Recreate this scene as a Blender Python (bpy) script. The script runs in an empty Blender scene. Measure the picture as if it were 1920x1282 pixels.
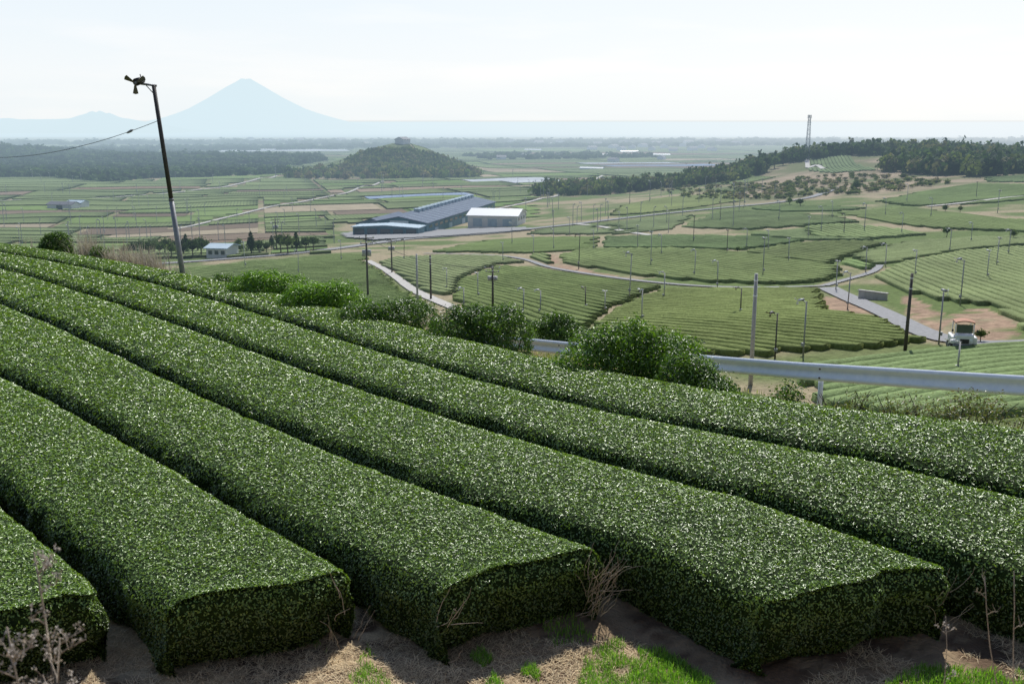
import bpy, math, random
import numpy as np
from mathutils import Vector, Matrix
rng=np.random.default_rng(7); random.seed(7)
SC=bpy.context.scene; COL=SC.collection
F=1866.67; PIT=math.radians(12.56); cp,sp=math.cos(PIT),math.sin(PIT)
def ray(px,py):
    a=(np.asarray(px,float)-960)/F; b=(641-np.asarray(py,float))/F
    return np.stack([a+0*b, cp+b*sp, b*cp-sp],-1)
# ------------------------------------------------------------------ noise
def vnoise(x,y,sc,seed=0):
    x=np.asarray(x,float)/sc+seed*17.3; y=np.asarray(y,float)/sc+seed*5.1
    xi=np.floor(x); yi=np.floor(y); fx=x-xi; fy=y-yi
    fx=fx*fx*(3-2*fx); fy=fy*fy*(3-2*fy)
    def h(a,b):
        v=np.sin(a*127.1+b*311.7+seed*7.7)*43758.5453
        return v-np.floor(v)
    return (h(xi,yi)*(1-fx)+h(xi+1,yi)*fx)*(1-fy)+(h(xi,yi+1)*(1-fx)+h(xi+1,yi+1)*fx)*fy
def sstep(a,b,x):
    t=np.clip((x-a)/(b-a),0,1); return t*t*(3-2*t)
def hits(pts,surf=None,tmin=60,tmax=6400,n=900):
    surf=surf or ground
    pts=np.asarray(pts,float).reshape(-1,2); out=np.zeros((len(pts),3))
    T=np.geomspace(tmin,tmax,n)
    for k0 in range(0,len(pts),400):
        R=ray(pts[k0:k0+400,0],pts[k0:k0+400,1])
        P=R[:,None,:]*T[None,:,None]
        d=P[...,2]-surf(P[...,0],P[...,1])
        below=d<0
        idx=np.where(below.any(1),below.argmax(1),n-1); idx=np.maximum(idx,1)
        ar=np.arange(len(idx)); d0=d[ar,idx-1]; d1=d[ar,idx]
        f=np.clip(d0/(d0-d1+1e-9),0,1); t=T[idx-1]*(1-f)+T[idx]*f
        Q=R*t[:,None]; Q[:,2]=surf(Q[:,0],Q[:,1]); out[k0:k0+400]=Q
    return out
def hit(px,py,**k): return hits([(px,py)],**k)[0]
# ------------------------------------------------------------------ near hill surface and tea row plan
def UV(x,y): return -.57*x+.82*y, .82*x+.57*y
def XY(u,v):
    D=-.57*.57-.82*.82
    return (.57*u-.82*v)/D, (-.82*u-.57*v)/D
def top_surf(x,y):
    u,v=UV(x,y); s=np.maximum(u-7,0)
    return -4.0-2.6*(1-np.exp(-s/25))
G={}
G[0]=[(-150,440),(0,450),(130,468),(300,498),(450,533),(600,571),(800,610),(950,640),(1100,670),(1400,724),(1700,777),(1920,801),(2400,850)]
G[1]=[(-150,454),(0,467),(100,482),(230,512),(400,560),(640,632),(860,685),(1060,733),(1200,765),(1540,840),(1920,917),(2400,1010)]
G[2]=[(-150,468),(0,490),(120,530),(250,575),(400,627),(560,678),(700,718),(870,770),(1170,855),(1400,922),(1650,998),(1800,1043),(1920,1075),(2200,1155)]
G[3]=[(-150,515),(0,553),(100,600),(200,650),(400,735),(530,786),(690,848),(850,910),(1000,968),(1120,1014),(1280,1068),(1450,1125)]
G[4]=[(-150,625),(0,692),(60,716),(130,748),(250,815),(400,898),(560,982),(690,1052),(790,1105)]
G[5]=[(-150,800),(0,905),(100,985),(200,1070),(290,1145)]
us=np.linspace(-6,66,721); gv={}
for k,pts in G.items():
    gp=np.array(pts,float); X=np.arange(gp[0,0],gp[-1,0]+1,10); Y=np.interp(X,gp[:,0],gp[:,1])
    H=hits(np.stack([X,Y],1),surf=top_surf,tmin=3,tmax=120,n=1500); u,v=UV(H[:,0],H[:,1]); o=np.argsort(u); u,v=u[o],v[o]
    t=np.log(u+12); pf=np.polyfit(t,v,4 if k<5 else 3); uu=np.clip(us,u[0],u[-1]); gi=np.polyval(pf,np.log(uu+12))
    e=.5; s0=(np.polyval(pf,math.log(u[0]+e+12))-np.polyval(pf,math.log(u[0]+12)))/e; s1=(np.polyval(pf,math.log(u[-1]+12))-np.polyval(pf,math.log(u[-1]-e+12)))/e
    gi+=np.minimum(us-u[0],0)*np.clip(s0,-.25,.25)+np.maximum(us-u[-1],0)*np.clip(s1,-.12,.12); gv[k]=gi
gv[6]=gv[5]-1.9
for k in range(1,7): gv[k]=np.minimum(gv[k],gv[k-1]-.55)
# ------------------------------------------------------------------ terrain
PLAIN=[(335,1020),(315,1400),(300,1900),(285,2700),(270,4000),(262,5300),(258,6500)]
COLS={
 0:[(500,250),(470,320),(440,410),(400,540),(360,760)]+PLAIN,
 400:[(500,250),(470,320),(440,410),(400,540),(360,760)]+PLAIN,
 800:[(580,135),(540,170),(500,220),(470,280),(440,370),(400,500),(360,740)]+PLAIN,
 1200:[(660,92),(600,112),(540,150),(500,195),(470,240),(440,300),(400,420),(370,560),(345,780),(325,1150)]+PLAIN[1:],
 1380:[(660,89),(600,106),(540,144),(500,182),(465,228),(435,280),(400,370),(370,480),(350,580),(330,660),(316,705),('z',850,-46),('z',1150,-60)]+PLAIN[1:],
 1470:[(660,88),(600,104),(540,141),(500,177),(463,223),(432,270),(400,346),(372,445),(350,530),(325,635),(296,715),('z',850,-42),('z',1150,-58)]+PLAIN[1:],
 1560:[(660,86),(600,102),(540,138),(500,172),(460,218),(430,262),(400,325),(375,400),(350,490),(320,600),(300,680),(286,720),('z',850,-34),('z',1100,-50)]+PLAIN[1:],
 1750:[(700,74),(660,83),(600,100),(540,132),(500,165),(460,208),(430,252),(400,310),(375,375),(350,450),(325,545),(300,640),(284,720),('z',850,-32),('z',1100,-50)]+PLAIN[1:],
 1920:[(700,70),(660,80),(600,98),(540,128),(500,158),(460,198),(430,242),(400,296),(375,355),(350,425),(335,470),(318,560),(300,680),('z',900,-36),('z',1150,-52)]+PLAIN[1:],
}
NA,NY=361,720
AX=np.linspace(-.9,.9,NA); LY=np.linspace(math.log(.8),math.log(6700),NY); YV=np.exp(LY)
cols=[];apos=[]
for px in sorted(COLS):
    ys=[];zs=[]
    for e in COLS[px]:
        if e[0]=='z': ys.append(e[1]); zs.append(e[2])
        else:
            r=ray(px,e[0]); ys.append(e[1]*r[1]); zs.append(e[1]*r[2])
    cols.append(np.interp(LY,np.log(ys),zs)); apos.append((px-960)/F/.985)
cols=np.array(cols); apos=np.array(apos)
VZ=np.zeros((NA,NY))
for j in range(NY): VZ[:,j]=np.interp(AX,apos,cols[:,j])
def blur(Z,k,axis):
    w=np.hanning(2*k+3)[1:-1]; w/=w.sum()
    P=np.pad(Z,[(k,k) if i==axis else (0,0) for i in range(2)],mode='edge')
    return np.apply_along_axis(lambda m:np.convolve(m,w,'valid'),axis,P)
VZ=blur(VZ,9,0); VZ=blur(VZ,6,1)
GX=AX[:,None]*YV[None,:]; GY=np.repeat(YV[None,:],NA,0)
def bump(cx,cy,rx,ry,h):
    return h*np.exp(-(((GX-cx)/rx)**2+((GY-cy)/ry)**2))
def wp(px,d): return ((px-960)/F*d, d)
x0,y0=wp(738,1300); VZ+=bump(x0,y0,60,100,28); x0,y0=wp(800,1330); VZ+=bump(x0,y0,50,110,11); x0,y0=wp(660,1330); VZ+=bump(x0,y0,45,120,5)
x0,y0=wp(-60,2000); VZ+=bump(x0,y0,190,320,24)
x0,y0=wp(260,1900); VZ+=bump(x0,y0,330,330,6)
x0,y0=wp(520,1900); VZ+=bump(x0,y0,160,300,3)
VZ+=(vnoise(GX,GY,60,3)-.5)*np.clip(GY/300,0,1.5)*1.6*sstep(120,400,GY)
GU,GV=UV(GX,GY)
g0=top_surf(GX,GY)-.78-.6*sstep(.1,1.6,GV-np.interp(GU,us,gv[0]))*(GY>6)
NG=np.maximum(g0,-1.55-.45*GY)
vedge=np.interp(GU,[-50,25,37,60,80],[17.2,17.0,12.6,9.8,8.5])
W=np.maximum(GV-vedge,GU-66)
HB=NG-.75*np.maximum(W,0)+(vnoise(GX,GY,1.3,8)-.5)*.12*sstep(0,1,W)
NEARMASK=(HB>VZ)&(GY<120)
TZ=np.where((W<0)&(GY<120),NG,np.where(GY<120,np.maximum(VZ,HB),VZ))
TZ+=(vnoise(GX,GY,.25,5)-.5)*.05*(GY<30)+(vnoise(GX,GY,.09,6)-.5)*.03*(GY<20)
def ground(x,y):
    x=np.asarray(x,float); y=np.asarray(y,float)
    yy=np.clip(y,.81,6600); a=np.clip(x/yy,-.899,.899)
    fi=(a+.9)/1.8*(NA-1); fj=(np.log(yy)-LY[0])/(LY[-1]-LY[0])*(NY-1)
    i=np.clip(fi.astype(int),0,NA-2); j=np.clip(fj.astype(int),0,NY-2); fi=fi-i
    fy=(yy-YV[j])/(YV[j+1]-YV[j])
    return (TZ[i,j]*(1-fi)+TZ[i+1,j]*fi)*(1-fy)+(TZ[i,j+1]*(1-fi)+TZ[i+1,j+1]*fi)*fy
# ------------------------------------------------------------------ materials
def haze_group():  # haze painted into every material: glowing haze colour mixed in by distance
    g=bpy.data.node_groups.new('painted_haze','ShaderNodeTree')
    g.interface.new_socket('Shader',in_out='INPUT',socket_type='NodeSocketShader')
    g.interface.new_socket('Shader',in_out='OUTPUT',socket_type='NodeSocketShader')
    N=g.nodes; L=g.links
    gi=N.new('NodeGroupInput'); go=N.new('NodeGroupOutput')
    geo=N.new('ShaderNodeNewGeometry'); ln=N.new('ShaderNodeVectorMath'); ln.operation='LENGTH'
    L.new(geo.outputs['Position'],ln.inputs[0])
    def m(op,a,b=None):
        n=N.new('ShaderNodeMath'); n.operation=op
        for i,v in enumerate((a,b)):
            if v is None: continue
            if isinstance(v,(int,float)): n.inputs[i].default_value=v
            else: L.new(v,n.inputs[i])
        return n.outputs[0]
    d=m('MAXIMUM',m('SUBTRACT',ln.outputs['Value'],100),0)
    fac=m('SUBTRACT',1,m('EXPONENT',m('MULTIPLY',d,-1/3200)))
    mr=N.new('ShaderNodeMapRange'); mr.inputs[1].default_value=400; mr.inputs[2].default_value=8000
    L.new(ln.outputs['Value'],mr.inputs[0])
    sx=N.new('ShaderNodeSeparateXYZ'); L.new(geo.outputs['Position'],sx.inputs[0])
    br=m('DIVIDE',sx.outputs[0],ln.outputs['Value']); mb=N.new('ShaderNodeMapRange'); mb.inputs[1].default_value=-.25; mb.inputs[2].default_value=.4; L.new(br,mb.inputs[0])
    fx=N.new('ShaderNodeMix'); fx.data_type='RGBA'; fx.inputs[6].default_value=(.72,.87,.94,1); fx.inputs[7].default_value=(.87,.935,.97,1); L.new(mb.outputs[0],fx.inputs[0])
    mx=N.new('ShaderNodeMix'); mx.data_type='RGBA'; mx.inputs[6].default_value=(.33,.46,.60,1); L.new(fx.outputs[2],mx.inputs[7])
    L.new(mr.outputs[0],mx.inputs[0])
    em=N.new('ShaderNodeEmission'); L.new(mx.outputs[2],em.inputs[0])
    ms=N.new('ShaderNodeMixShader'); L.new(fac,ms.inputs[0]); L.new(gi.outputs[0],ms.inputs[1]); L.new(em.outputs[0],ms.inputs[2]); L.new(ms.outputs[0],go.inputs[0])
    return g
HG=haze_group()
def mat(name,c1,c2=None,scale=5,rough=.8,bump=0,metal=0,spec=.3,attr=False,trans=0,stripe=0,ramp=(.35,.65),tc=(1.5,1.6,.5)):
    m=bpy.data.materials.new(name); m.use_nodes=True; N=m.node_tree.nodes; L=m.node_tree.links; N.clear()
    out=N.new('ShaderNodeOutputMaterial'); b=N.new('ShaderNodeBsdfPrincipled')
    b.inputs['Roughness'].default_value=rough; b.inputs['Metallic'].default_value=metal; b.inputs['Specular IOR Level'].default_value=spec
    geo=N.new('ShaderNodeNewGeometry'); nz=N.new('ShaderNodeTexNoise'); nz.inputs['Scale'].default_value=scale; nz.inputs['Detail'].default_value=6; nz.inputs['Roughness'].default_value=.65
    L.new(geo.outputs['Position'],nz.inputs['Vector'])
    mr=N.new('ShaderNodeMapRange'); mr.inputs[1].default_value=ramp[0]; mr.inputs[2].default_value=ramp[1]; L.new(nz.outputs['Fac'],mr.inputs[0])
    mx=N.new('ShaderNodeMix'); mx.data_type='RGBA'
    c2=c2 or tuple(v*.72 for v in c1)
    mx.inputs[6].default_value=(*c1,1); mx.inputs[7].default_value=(*c2,1); L.new(mr.outputs[0],mx.inputs[0])
    col=mx.outputs[2]
    if attr:
        at=N.new('ShaderNodeAttribute'); at.attribute_name='tint'
        mu=N.new('ShaderNodeMix'); mu.data_type='RGBA'; mu.blend_type='MULTIPLY'; mu.inputs[0].default_value=1
        L.new(col,mu.inputs[6]); L.new(at.outputs['Color'],mu.inputs[7]); col=mu.outputs[2]
        if stripe:  # painted dark lines stand in for the shaded gaps between far rows
            s1=N.new('ShaderNodeMath'); s1.operation='MULTIPLY'; s1.inputs[1].default_value=2*math.pi/stripe; L.new(at.outputs['Alpha'],s1.inputs[0])
            s2=N.new('ShaderNodeMath'); s2.operation='SINE'; L.new(s1.outputs[0],s2.inputs[0])
            s3=N.new('ShaderNodeMapRange'); s3.inputs[1].default_value=.3; s3.inputs[2].default_value=.9; s3.inputs[4].default_value=.45; L.new(s2.outputs[0],s3.inputs[0])
            mk=N.new('ShaderNodeMix'); mk.data_type='RGBA'; mk.inputs[7].default_value=(.03,.035,.02,1); L.new(s3.outputs[0],mk.inputs[0]); L.new(col,mk.inputs[6]); col=mk.outputs[2]
    L.new(col,b.inputs['Base Color'])
    if bump:
        bp=N.new('ShaderNodeBump'); bp.inputs['Strength'].default_value=min(1,bump); bp.inputs['Distance'].default_value=.6/scale
        L.new(nz.outputs['Fac'],bp.inputs['Height']); L.new(bp.outputs[0],b.inputs['Normal'])
    sh=b.outputs[0]
    if trans:
        t=N.new('ShaderNodeBsdfTranslucent')
        hs=N.new('ShaderNodeMix'); hs.data_type='RGBA'; hs.blend_type='MULTIPLY'; hs.inputs[0].default_value=1; hs.inputs[7].default_value=(*tc,1); L.new(col,hs.inputs[6]); L.new(hs.outputs[2],t.inputs[0])
        ms=N.new('ShaderNodeMixShader'); ms.inputs[0].default_value=trans; L.new(sh,ms.inputs[1]); L.new(t.outputs[0],ms.inputs[2]); sh=ms.outputs[0]
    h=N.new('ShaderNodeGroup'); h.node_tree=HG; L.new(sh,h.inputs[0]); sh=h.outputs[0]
    L.new(sh,out.inputs[0]); return m
M={}
M['terrain']=mat('terrain_soil_and_grass',(1,1,1),(.6,.6,.6),1.3,.95,.5,attr=True,spec=.1)
M['leaf']=mat('tea_leaf',(1,1,1),(.86,.89,.84),1.2,.37,attr=True,trans=.22,spec=.62)
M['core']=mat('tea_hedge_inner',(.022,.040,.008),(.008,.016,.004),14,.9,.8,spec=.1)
M['shrubleaf']=mat('shrub_leaf',(1,1,1),(.8,.85,.8),2.0,.40,attr=True,trans=.3,spec=.45)
M['row']=mat('tea_row_leaves',(1.12,1.12,1.12),(.62,.64,.58),3.6,.9,.9,attr=True,spec=.05)
M['fartea']=mat('distant_tea_rows',(1,1,1),(.76,.79,.74),.25,.9,attr=True,stripe=1.9,spec=.05)
M['farland']=mat('distant_soil',(1,1,1),(.75,.75,.75),.12,.95,attr=True,spec=.05)
M['forest']=mat('woodland_foliage',(1,1,1),(.6,.65,.6),.5,.85,attr=True,spec=.1,trans=.3,tc=(1.3,1.4,.7))
M['asphalt']=mat('weathered_asphalt',(.27,.27,.27),(.19,.19,.19),3,.9,.2)
M['concrete']=mat('pale_concrete',(.48,.46,.42),(.36,.34,.31),2,.9,.2)
M['galv']=mat('galvanized_steel',(.88,.91,.95),(.78,.82,.89),6,.35,spec=.5)
M['polegrey']=mat('grey_pole_steel',(.33,.34,.35),(.24,.245,.25),7,.5,metal=.2)
M['poledark']=mat('dark_pole_steel',(.10,.09,.085),(.065,.06,.055),9,.7)
M['poleconc']=mat('concrete_pole',(.46,.46,.45),(.34,.34,.34),5,.8)
M['black']=mat('dark_housing',(.04,.04,.042),(.06,.055,.05),20,.5)
M['yellow']=mat('faded_yellow_paint',(.20,.17,.08),(.11,.10,.06),18,.6)
M['whitep']=mat('white_paint',(.80,.80,.78),(.68,.68,.66),4,.4,spec=.5)
M['orange']=mat('orange_canopy',(.46,.25,.17),(.36,.19,.13),8,.7,spec=.1)
M['red']=mat('red_vinyl',(.42,.03,.02),(.3,.03,.02),10,.5)
M['rubber']=mat('rubber',(.02,.02,.02),(.04,.035,.03),12,.9)
M['glass']=mat('dark_glass',(.03,.045,.06),(.05,.07,.08),.6,.1,spec=.8)
M['teal']=mat('teal_wall_cladding',(.12,.22,.25),(.09,.18,.21),.4,.7)
M['roofblue']=mat('blue_grey_metal_roof',(.13,.16,.21),(.09,.115,.16),.5,.85,spec=.15)
M['paleroof']=mat('pale_sheet_roof',(.44,.53,.58),(.36,.45,.51),.6,.8,spec=.15)
M['wallw']=mat('off_white_wall',(.70,.70,.68),(.6,.6,.58),.5,.8)
M['tile']=mat('grey_roof_tile',(.16,.16,.17),(.11,.11,.12),.8,.7)
M['bark']=mat('brown_bark',(.10,.075,.05),(.05,.04,.03),20,.9,.5)
M['dry']=mat('dry_stem',(.42,.35,.27),(.27,.22,.17),15,.9)
M['straw']=mat('dry_straw',(1,1,1),(.78,.78,.78),8,.85,attr=True,trans=.2,tc=(1.1,1.05,.9))
M['grass']=mat('grass_blade',(1,1,1),(.7,.75,.7),5,.55,attr=True,trans=.35)
M['sea']=mat('sea_water',(.10,.22,.30),(.08,.18,.26),.002,.35,spec=.5)
M['mount']=mat('far_mountain_slope',(.10,.16,.13),(.07,.11,.10),.002,.9)
M['wire']=mat('black_cable',(.05,.05,.05),None,5,.6)
# ------------------------------------------------------------------ object helpers
def tag(o,label=None,cat=None,group=None,kind=None):
    if label:o['label']=label
    if cat:o['category']=cat
    if group:o['group']=group
    if kind:o['kind']=kind
    return o
def empty(name,loc,label,cat,group=None,rz=0):
    o=bpy.data.objects.new(name,None); COL.objects.link(o); o.location=loc; o.rotation_euler=(0,0,rz); o.empty_display_size=.2
    return tag(o,label,cat,group)
def mesh_np(name,V,Fa,m,parent=None,tint=None,smooth=False,world=True):
    V=np.asarray(V,np.float32); Fa=np.asarray(Fa,np.int32); k=Fa.shape[1]
    me=bpy.data.meshes.new(name)
    if parent is not None and world: V=V-np.array(parent.location,np.float32)
    me.vertices.add(len(V)); me.vertices.foreach_set('co',V.ravel())
    me.loops.add(Fa.size); me.loops.foreach_set('vertex_index',Fa.ravel())
    me.polygons.add(len(Fa)); me.polygons.foreach_set('loop_start',np.arange(0,Fa.size,k,dtype=np.int32))
    if smooth: me.polygons.foreach_set('use_smooth',np.ones(len(Fa),bool))
    if tint is not None:
        ca=me.color_attributes.new('tint','FLOAT_COLOR','POINT')
        t=np.ones((len(V),4),np.float32); t[:,:tint.shape[1]]=tint; ca.data.foreach_set('color',t.ravel())
    me.update(calc_edges=True)
    me.materials.append(m); o=bpy.data.objects.new(name,me); COL.objects.link(o)
    if parent is not None:o.parent=parent
    return o
class MB:
    def __init__(s): s.v=[];s.f=[]
    def add(s,vs,fs):
        b=len(s.v); s.v+= [tuple(v) for v in vs]; s.f+=[tuple(b+i for i in f) for f in fs]; return s
    def box(s,c,d,ch=0,rz=0):
        x,y,z=[q/2 for q in d]
        if ch<=0:
            vs=[(sx*x,sy*y,sz*z) for sz in(-1,1) for sy in(-1,1) for sx in(-1,1)]
            fs=[(0,2,3,1),(4,5,7,6),(0,1,5,4),(2,6,7,3),(0,4,6,2),(1,3,7,5)]
        else:
            ring=lambda zz,e:[(-x+e,-y+e+ch,zz),(-x+e+ch,-y+e,zz),(x-e-ch,-y+e,zz),(x-e,-y+e+ch,zz),(x-e,y-e-ch,zz),(x-e-ch,y-e,zz),(-x+e+ch,y-e,zz),(-x+e,y-e-ch,zz)]
            vs=ring(-z,ch)+ring(-z+ch,0)+ring(z-ch,0)+ring(z,ch); fs=[tuple(range(7,-1,-1)),tuple(range(24,32))]
            for k in range(3):
                for i in range(8): fs.append((k*8+i,k*8+(i+1)%8,k*8+8+(i+1)%8,k*8+8+i))
        cr,sr=math.cos(rz),math.sin(rz)
        return s.add([(c[0]+a*cr-b*sr,c[1]+a*sr+b*cr,c[2]+h) for a,b,h in vs],fs)
    def tube(s,pts,r,n=8,caps=True):
        pts=[Vector(p) for p in pts]; rs=r if isinstance(r,(list,tuple)) else [r]*len(pts); vs=[];fs=[]
        for i,p in enumerate(pts):
            t=(pts[min(i+1,len(pts)-1)]-pts[max(i-1,0)]).normalized()
            a=t.cross(Vector((0,0,1)))
            if a.length<.05:a=t.cross(Vector((1,0,0)))
            a.normalize(); b=t.cross(a)
            for k in range(n):
                an=2*math.pi*k/n; vs.append(p+a*math.cos(an)*rs[i]+b*math.sin(an)*rs[i])
        for i in range(len(pts)-1):
            for k in range(n): fs.append((i*n+k,i*n+(k+1)%n,(i+1)*n+(k+1)%n,(i+1)*n+k))
        if caps: fs+= [tuple(range(n-1,-1,-1)),tuple((len(pts)-1)*n+k for k in range(n))]
        return s.add(vs,fs)
    def build(s,name,m,parent=None,smooth=False,world=False):
        me=bpy.data.meshes.new(name); v=s.v
        if parent is not None and world:
            l=parent.location; v=[(a-l[0],b-l[1],c-l[2]) for a,b,c in v]
        me.from_pydata(v,[],s.f); me.materials.append(m); me.update()
        if smooth:
            for p in me.polygons:p.use_smooth=len(p.vertices)<6
        o=bpy.data.objects.new(name,me); COL.objects.link(o)
        if parent is not None:o.parent=parent
        return o
def copy_tree(o,parent=None):
    c=o.copy(); COL.objects.link(c); c.parent=parent
    for ch in list(o.children): copy_tree(ch,c)
    return c
def pip(x,y,poly):
    x=np.asarray(x);y=np.asarray(y); ins=np.zeros(x.shape,bool); n=len(poly)
    for i in range(n):
        x1,y1=poly[i][:2]; x2,y2=poly[(i+1)%n][:2]
        if y1==y2: continue
        c=((y1>y)!=(y2>y))&(x<(x2-x1)*(y-y1)/(y2-y1)+x1); ins^=c
    return ins
# ------------------------------------------------------------------ leaves
def leaves(P,Nn,L,wr=.42,tilt=.6,palette=None,seed=1,fold=.14):
    n=len(P); r=np.random.default_rng(seed)
    Nn=Nn+r.normal(0,tilt,(n,3)); Nn/=np.linalg.norm(Nn,axis=1)[:,None]+1e-9
    T=r.normal(0,1,(n,3)); T-=Nn*(T*Nn).sum(1)[:,None]; T/=np.linalg.norm(T,axis=1)[:,None]+1e-9
    B=np.cross(Nn,T); L=L[:,None]
    V=np.stack([P-T*L*.5, P+B*L*wr*.5+Nn*L*fold-T*L*.05, P+T*L*.5-Nn*L*.06, P-B*L*wr*.5+Nn*L*fold-T*L*.05],1).reshape(-1,3)
    i=np.arange(n)[:,None]*4; Fa=np.concatenate([i+np.array([[0,1,2]]),i+np.array([[0,2,3]])],0)
    q=r.random(n); pal=np.array(palette); k=len(pal)-1
    tq=q*k; ii=np.clip(tq.astype(int),0,k-1); f=(tq-ii)[:,None]; col=pal[ii]*(1-f)+pal[ii+1]*f
    col*=r.uniform(.8,1.2,(n,1))
    return V,Fa,np.repeat(col,4,0)
def scatter(V,Fq,dens,size,seed=1):
    V=np.asarray(V,float); a,b,c,d=[V[Fq[:,k]] for k in range(4)]
    nr=np.cross(c-a,d-b); ar=np.linalg.norm(nr,axis=1)/2; nr/=2*ar[:,None]+1e-9
    ce=(a+b+c+d)/4; dist=np.linalg.norm(ce,axis=1); r=np.random.default_rng(seed)
    vis=np.where(np.abs(ce[:,0])/np.maximum(ce[:,1],.1)>.62,.3,1.0)
    n=r.poisson(ar*dens(dist)*vis); idx=np.repeat(np.arange(len(Fq)),n); u=r.random((len(idx),1)); v=r.random((len(idx),1))
    P=(a[idx]*(1-u)+b[idx]*u)*(1-v)+(d[idx]*(1-u)+c[idx]*u)*v
    return P,nr[idx],size(dist[idx])*r.uniform(.7,1.3,len(idx))
def join_arr(parts):
    Vs=[];Fs=[];Ts=[];o=0
    for V,Fa,T in parts: Vs.append(V);Fs.append(Fa+o);Ts.append(T);o+=len(V)
    return np.concatenate(Vs),np.concatenate(Fs),np.concatenate(Ts)
# ------------------------------------------------------------------ ROADS
def smoothline(Wl,step):
    Wl=np.array(Wl); d=np.concatenate([[0],np.cumsum(np.linalg.norm(np.diff(Wl[:,:2],axis=0),axis=1))]); s=np.arange(0,d[-1],step)
    X=np.interp(s,d,Wl[:,0]);Y=np.interp(s,d,Wl[:,1]); kk=9
    w=np.hanning(kk+2)[1:-1];w/=w.sum()
    if len(X)>kk: X=np.convolve(np.pad(X,kk//2,mode='reflect',reflect_type='odd'),w,'valid');Y=np.convolve(np.pad(Y,kk//2,mode='reflect',reflect_type='odd'),w,'valid')
    return X,Y
ROADS=[]
def road(px,width,m,name,label):
    Wd=hits(px); X,Y=smoothline(Wd,3 if Wd[:,1].min()<260 else 6); tx=np.gradient(X);ty=np.gradient(Y); l=np.hypot(tx,ty); nx,ny=-ty/l,tx/l
    V=[]; ks=np.array([-1,-.5,0,.5,1.]); wj=1+.12*(vnoise(X,Y,7,40)-.5)
    for kq in ks:
        x=X+nx*kq*width/2*wj; y=Y+ny*kq*width/2*wj; V.append(np.stack([x,y,ground(x,y)+.07+.0006*np.hypot(x,y)],1))
    V=np.stack(V,1).reshape(-1,3); Fq=np.array([(i*5+j,i*5+j+1,i*5+j+6,i*5+j+5) for i in range(len(X)-1) for j in range(4)])
    ROADS.append((X,Y,width/2)); tag(mesh_np(name,V,Fq,m,smooth=True),label,kind='structure')
road([(2000,640),(1920,650),(1850,655),(1790,650),(1740,630),(1690,605),(1630,575),(1580,555),(1545,537)],2.6,M['asphalt'],'valley_road','grey farm road winding past the tea harvester')
road([(1545,537),(1470,541),(1380,541),(1300,538),(1200,528),(1120,517),(1060,508),(1020,500),(990,488),(940,480),(860,477),(780,476)],1.3,M['asphalt'],'farm_lane','narrow lane between the middle tea fields')
road([(1545,537),(1590,524),(1640,512),(1650,498)],1.3,M['asphalt'],'farm_lane','short lane climbing between the right tea fields')
road([(690,490),(720,505),(745,522),(780,548),(850,580),(930,610)],1.6,M['concrete'],'concrete_path','pale concrete path beside the utility poles')
road([(240,500),(300,495),(400,488),(540,478),(640,466),(700,457),(760,449),(850,443),(940,437),(1000,429),(1080,421),(1150,412),(1230,403),(1290,397),(1360,390),(1450,382),(1530,368),(1570,352)],5.0,M['asphalt'],'main_road','two lane road passing in front of the factory')
road([(1080,421),(1130,425),(1200,440),(1230,443)],2.2,M['concrete'],'farm_lane','pale lane off the main road right of the factory')
road([(1490,300),(1515,318),(1530,308),(1545,318)],3,M['concrete'],'hill_track','pale track on the ridge below the tower')
road([(1740,388),(1830,380),(1900,370),(1990,366)],3,M['concrete'],'farm_lane','pale lane under the upper right tea terrace')
road([(0,378),(200,372),(420,352),(520,330)],3.5,M['concrete'],'plain_road','thin pale road across the left plain')
road([(330,430),(480,395),(640,365),(720,340)],2.6,M['concrete'],'plain_road','pale farm road running away across the left plain')
road([(900,400),(1000,378),(1090,352),(1130,330)],2.6,M['concrete'],'plain_road','pale farm road beyond the white warehouse')
def road_d(x,y,extra=.45):
    ok=np.ones(x.shape,bool)
    for X,Y,h in ROADS:
        bx=(x>X.min()-10)&(x<X.max()+10)&(y>Y.min()-10)&(y<Y.max()+10)
        if not bx.any(): continue
        xi,yi=x[bx],y[bx]; m=np.full(xi.shape,1e9)
        ax,ay,bx2,by2=X[:-1],Y[:-1],X[1:],Y[1:]
        for s0 in range(0,len(xi),4000):
            q=xi[s0:s0+4000,None];w=yi[s0:s0+4000,None]; dx,dy=bx2-ax,by2-ay; t=np.clip(((q-ax)*dx+(w-ay)*dy)/(dx*dx+dy*dy+1e-9),0,1); m[s0:s0+4000]=np.hypot(q-ax-t*dx,w-ay-t*dy).min(1)
        o=ok[bx]; o&=m>h+extra; ok[bx]=o
    return ok
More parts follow.
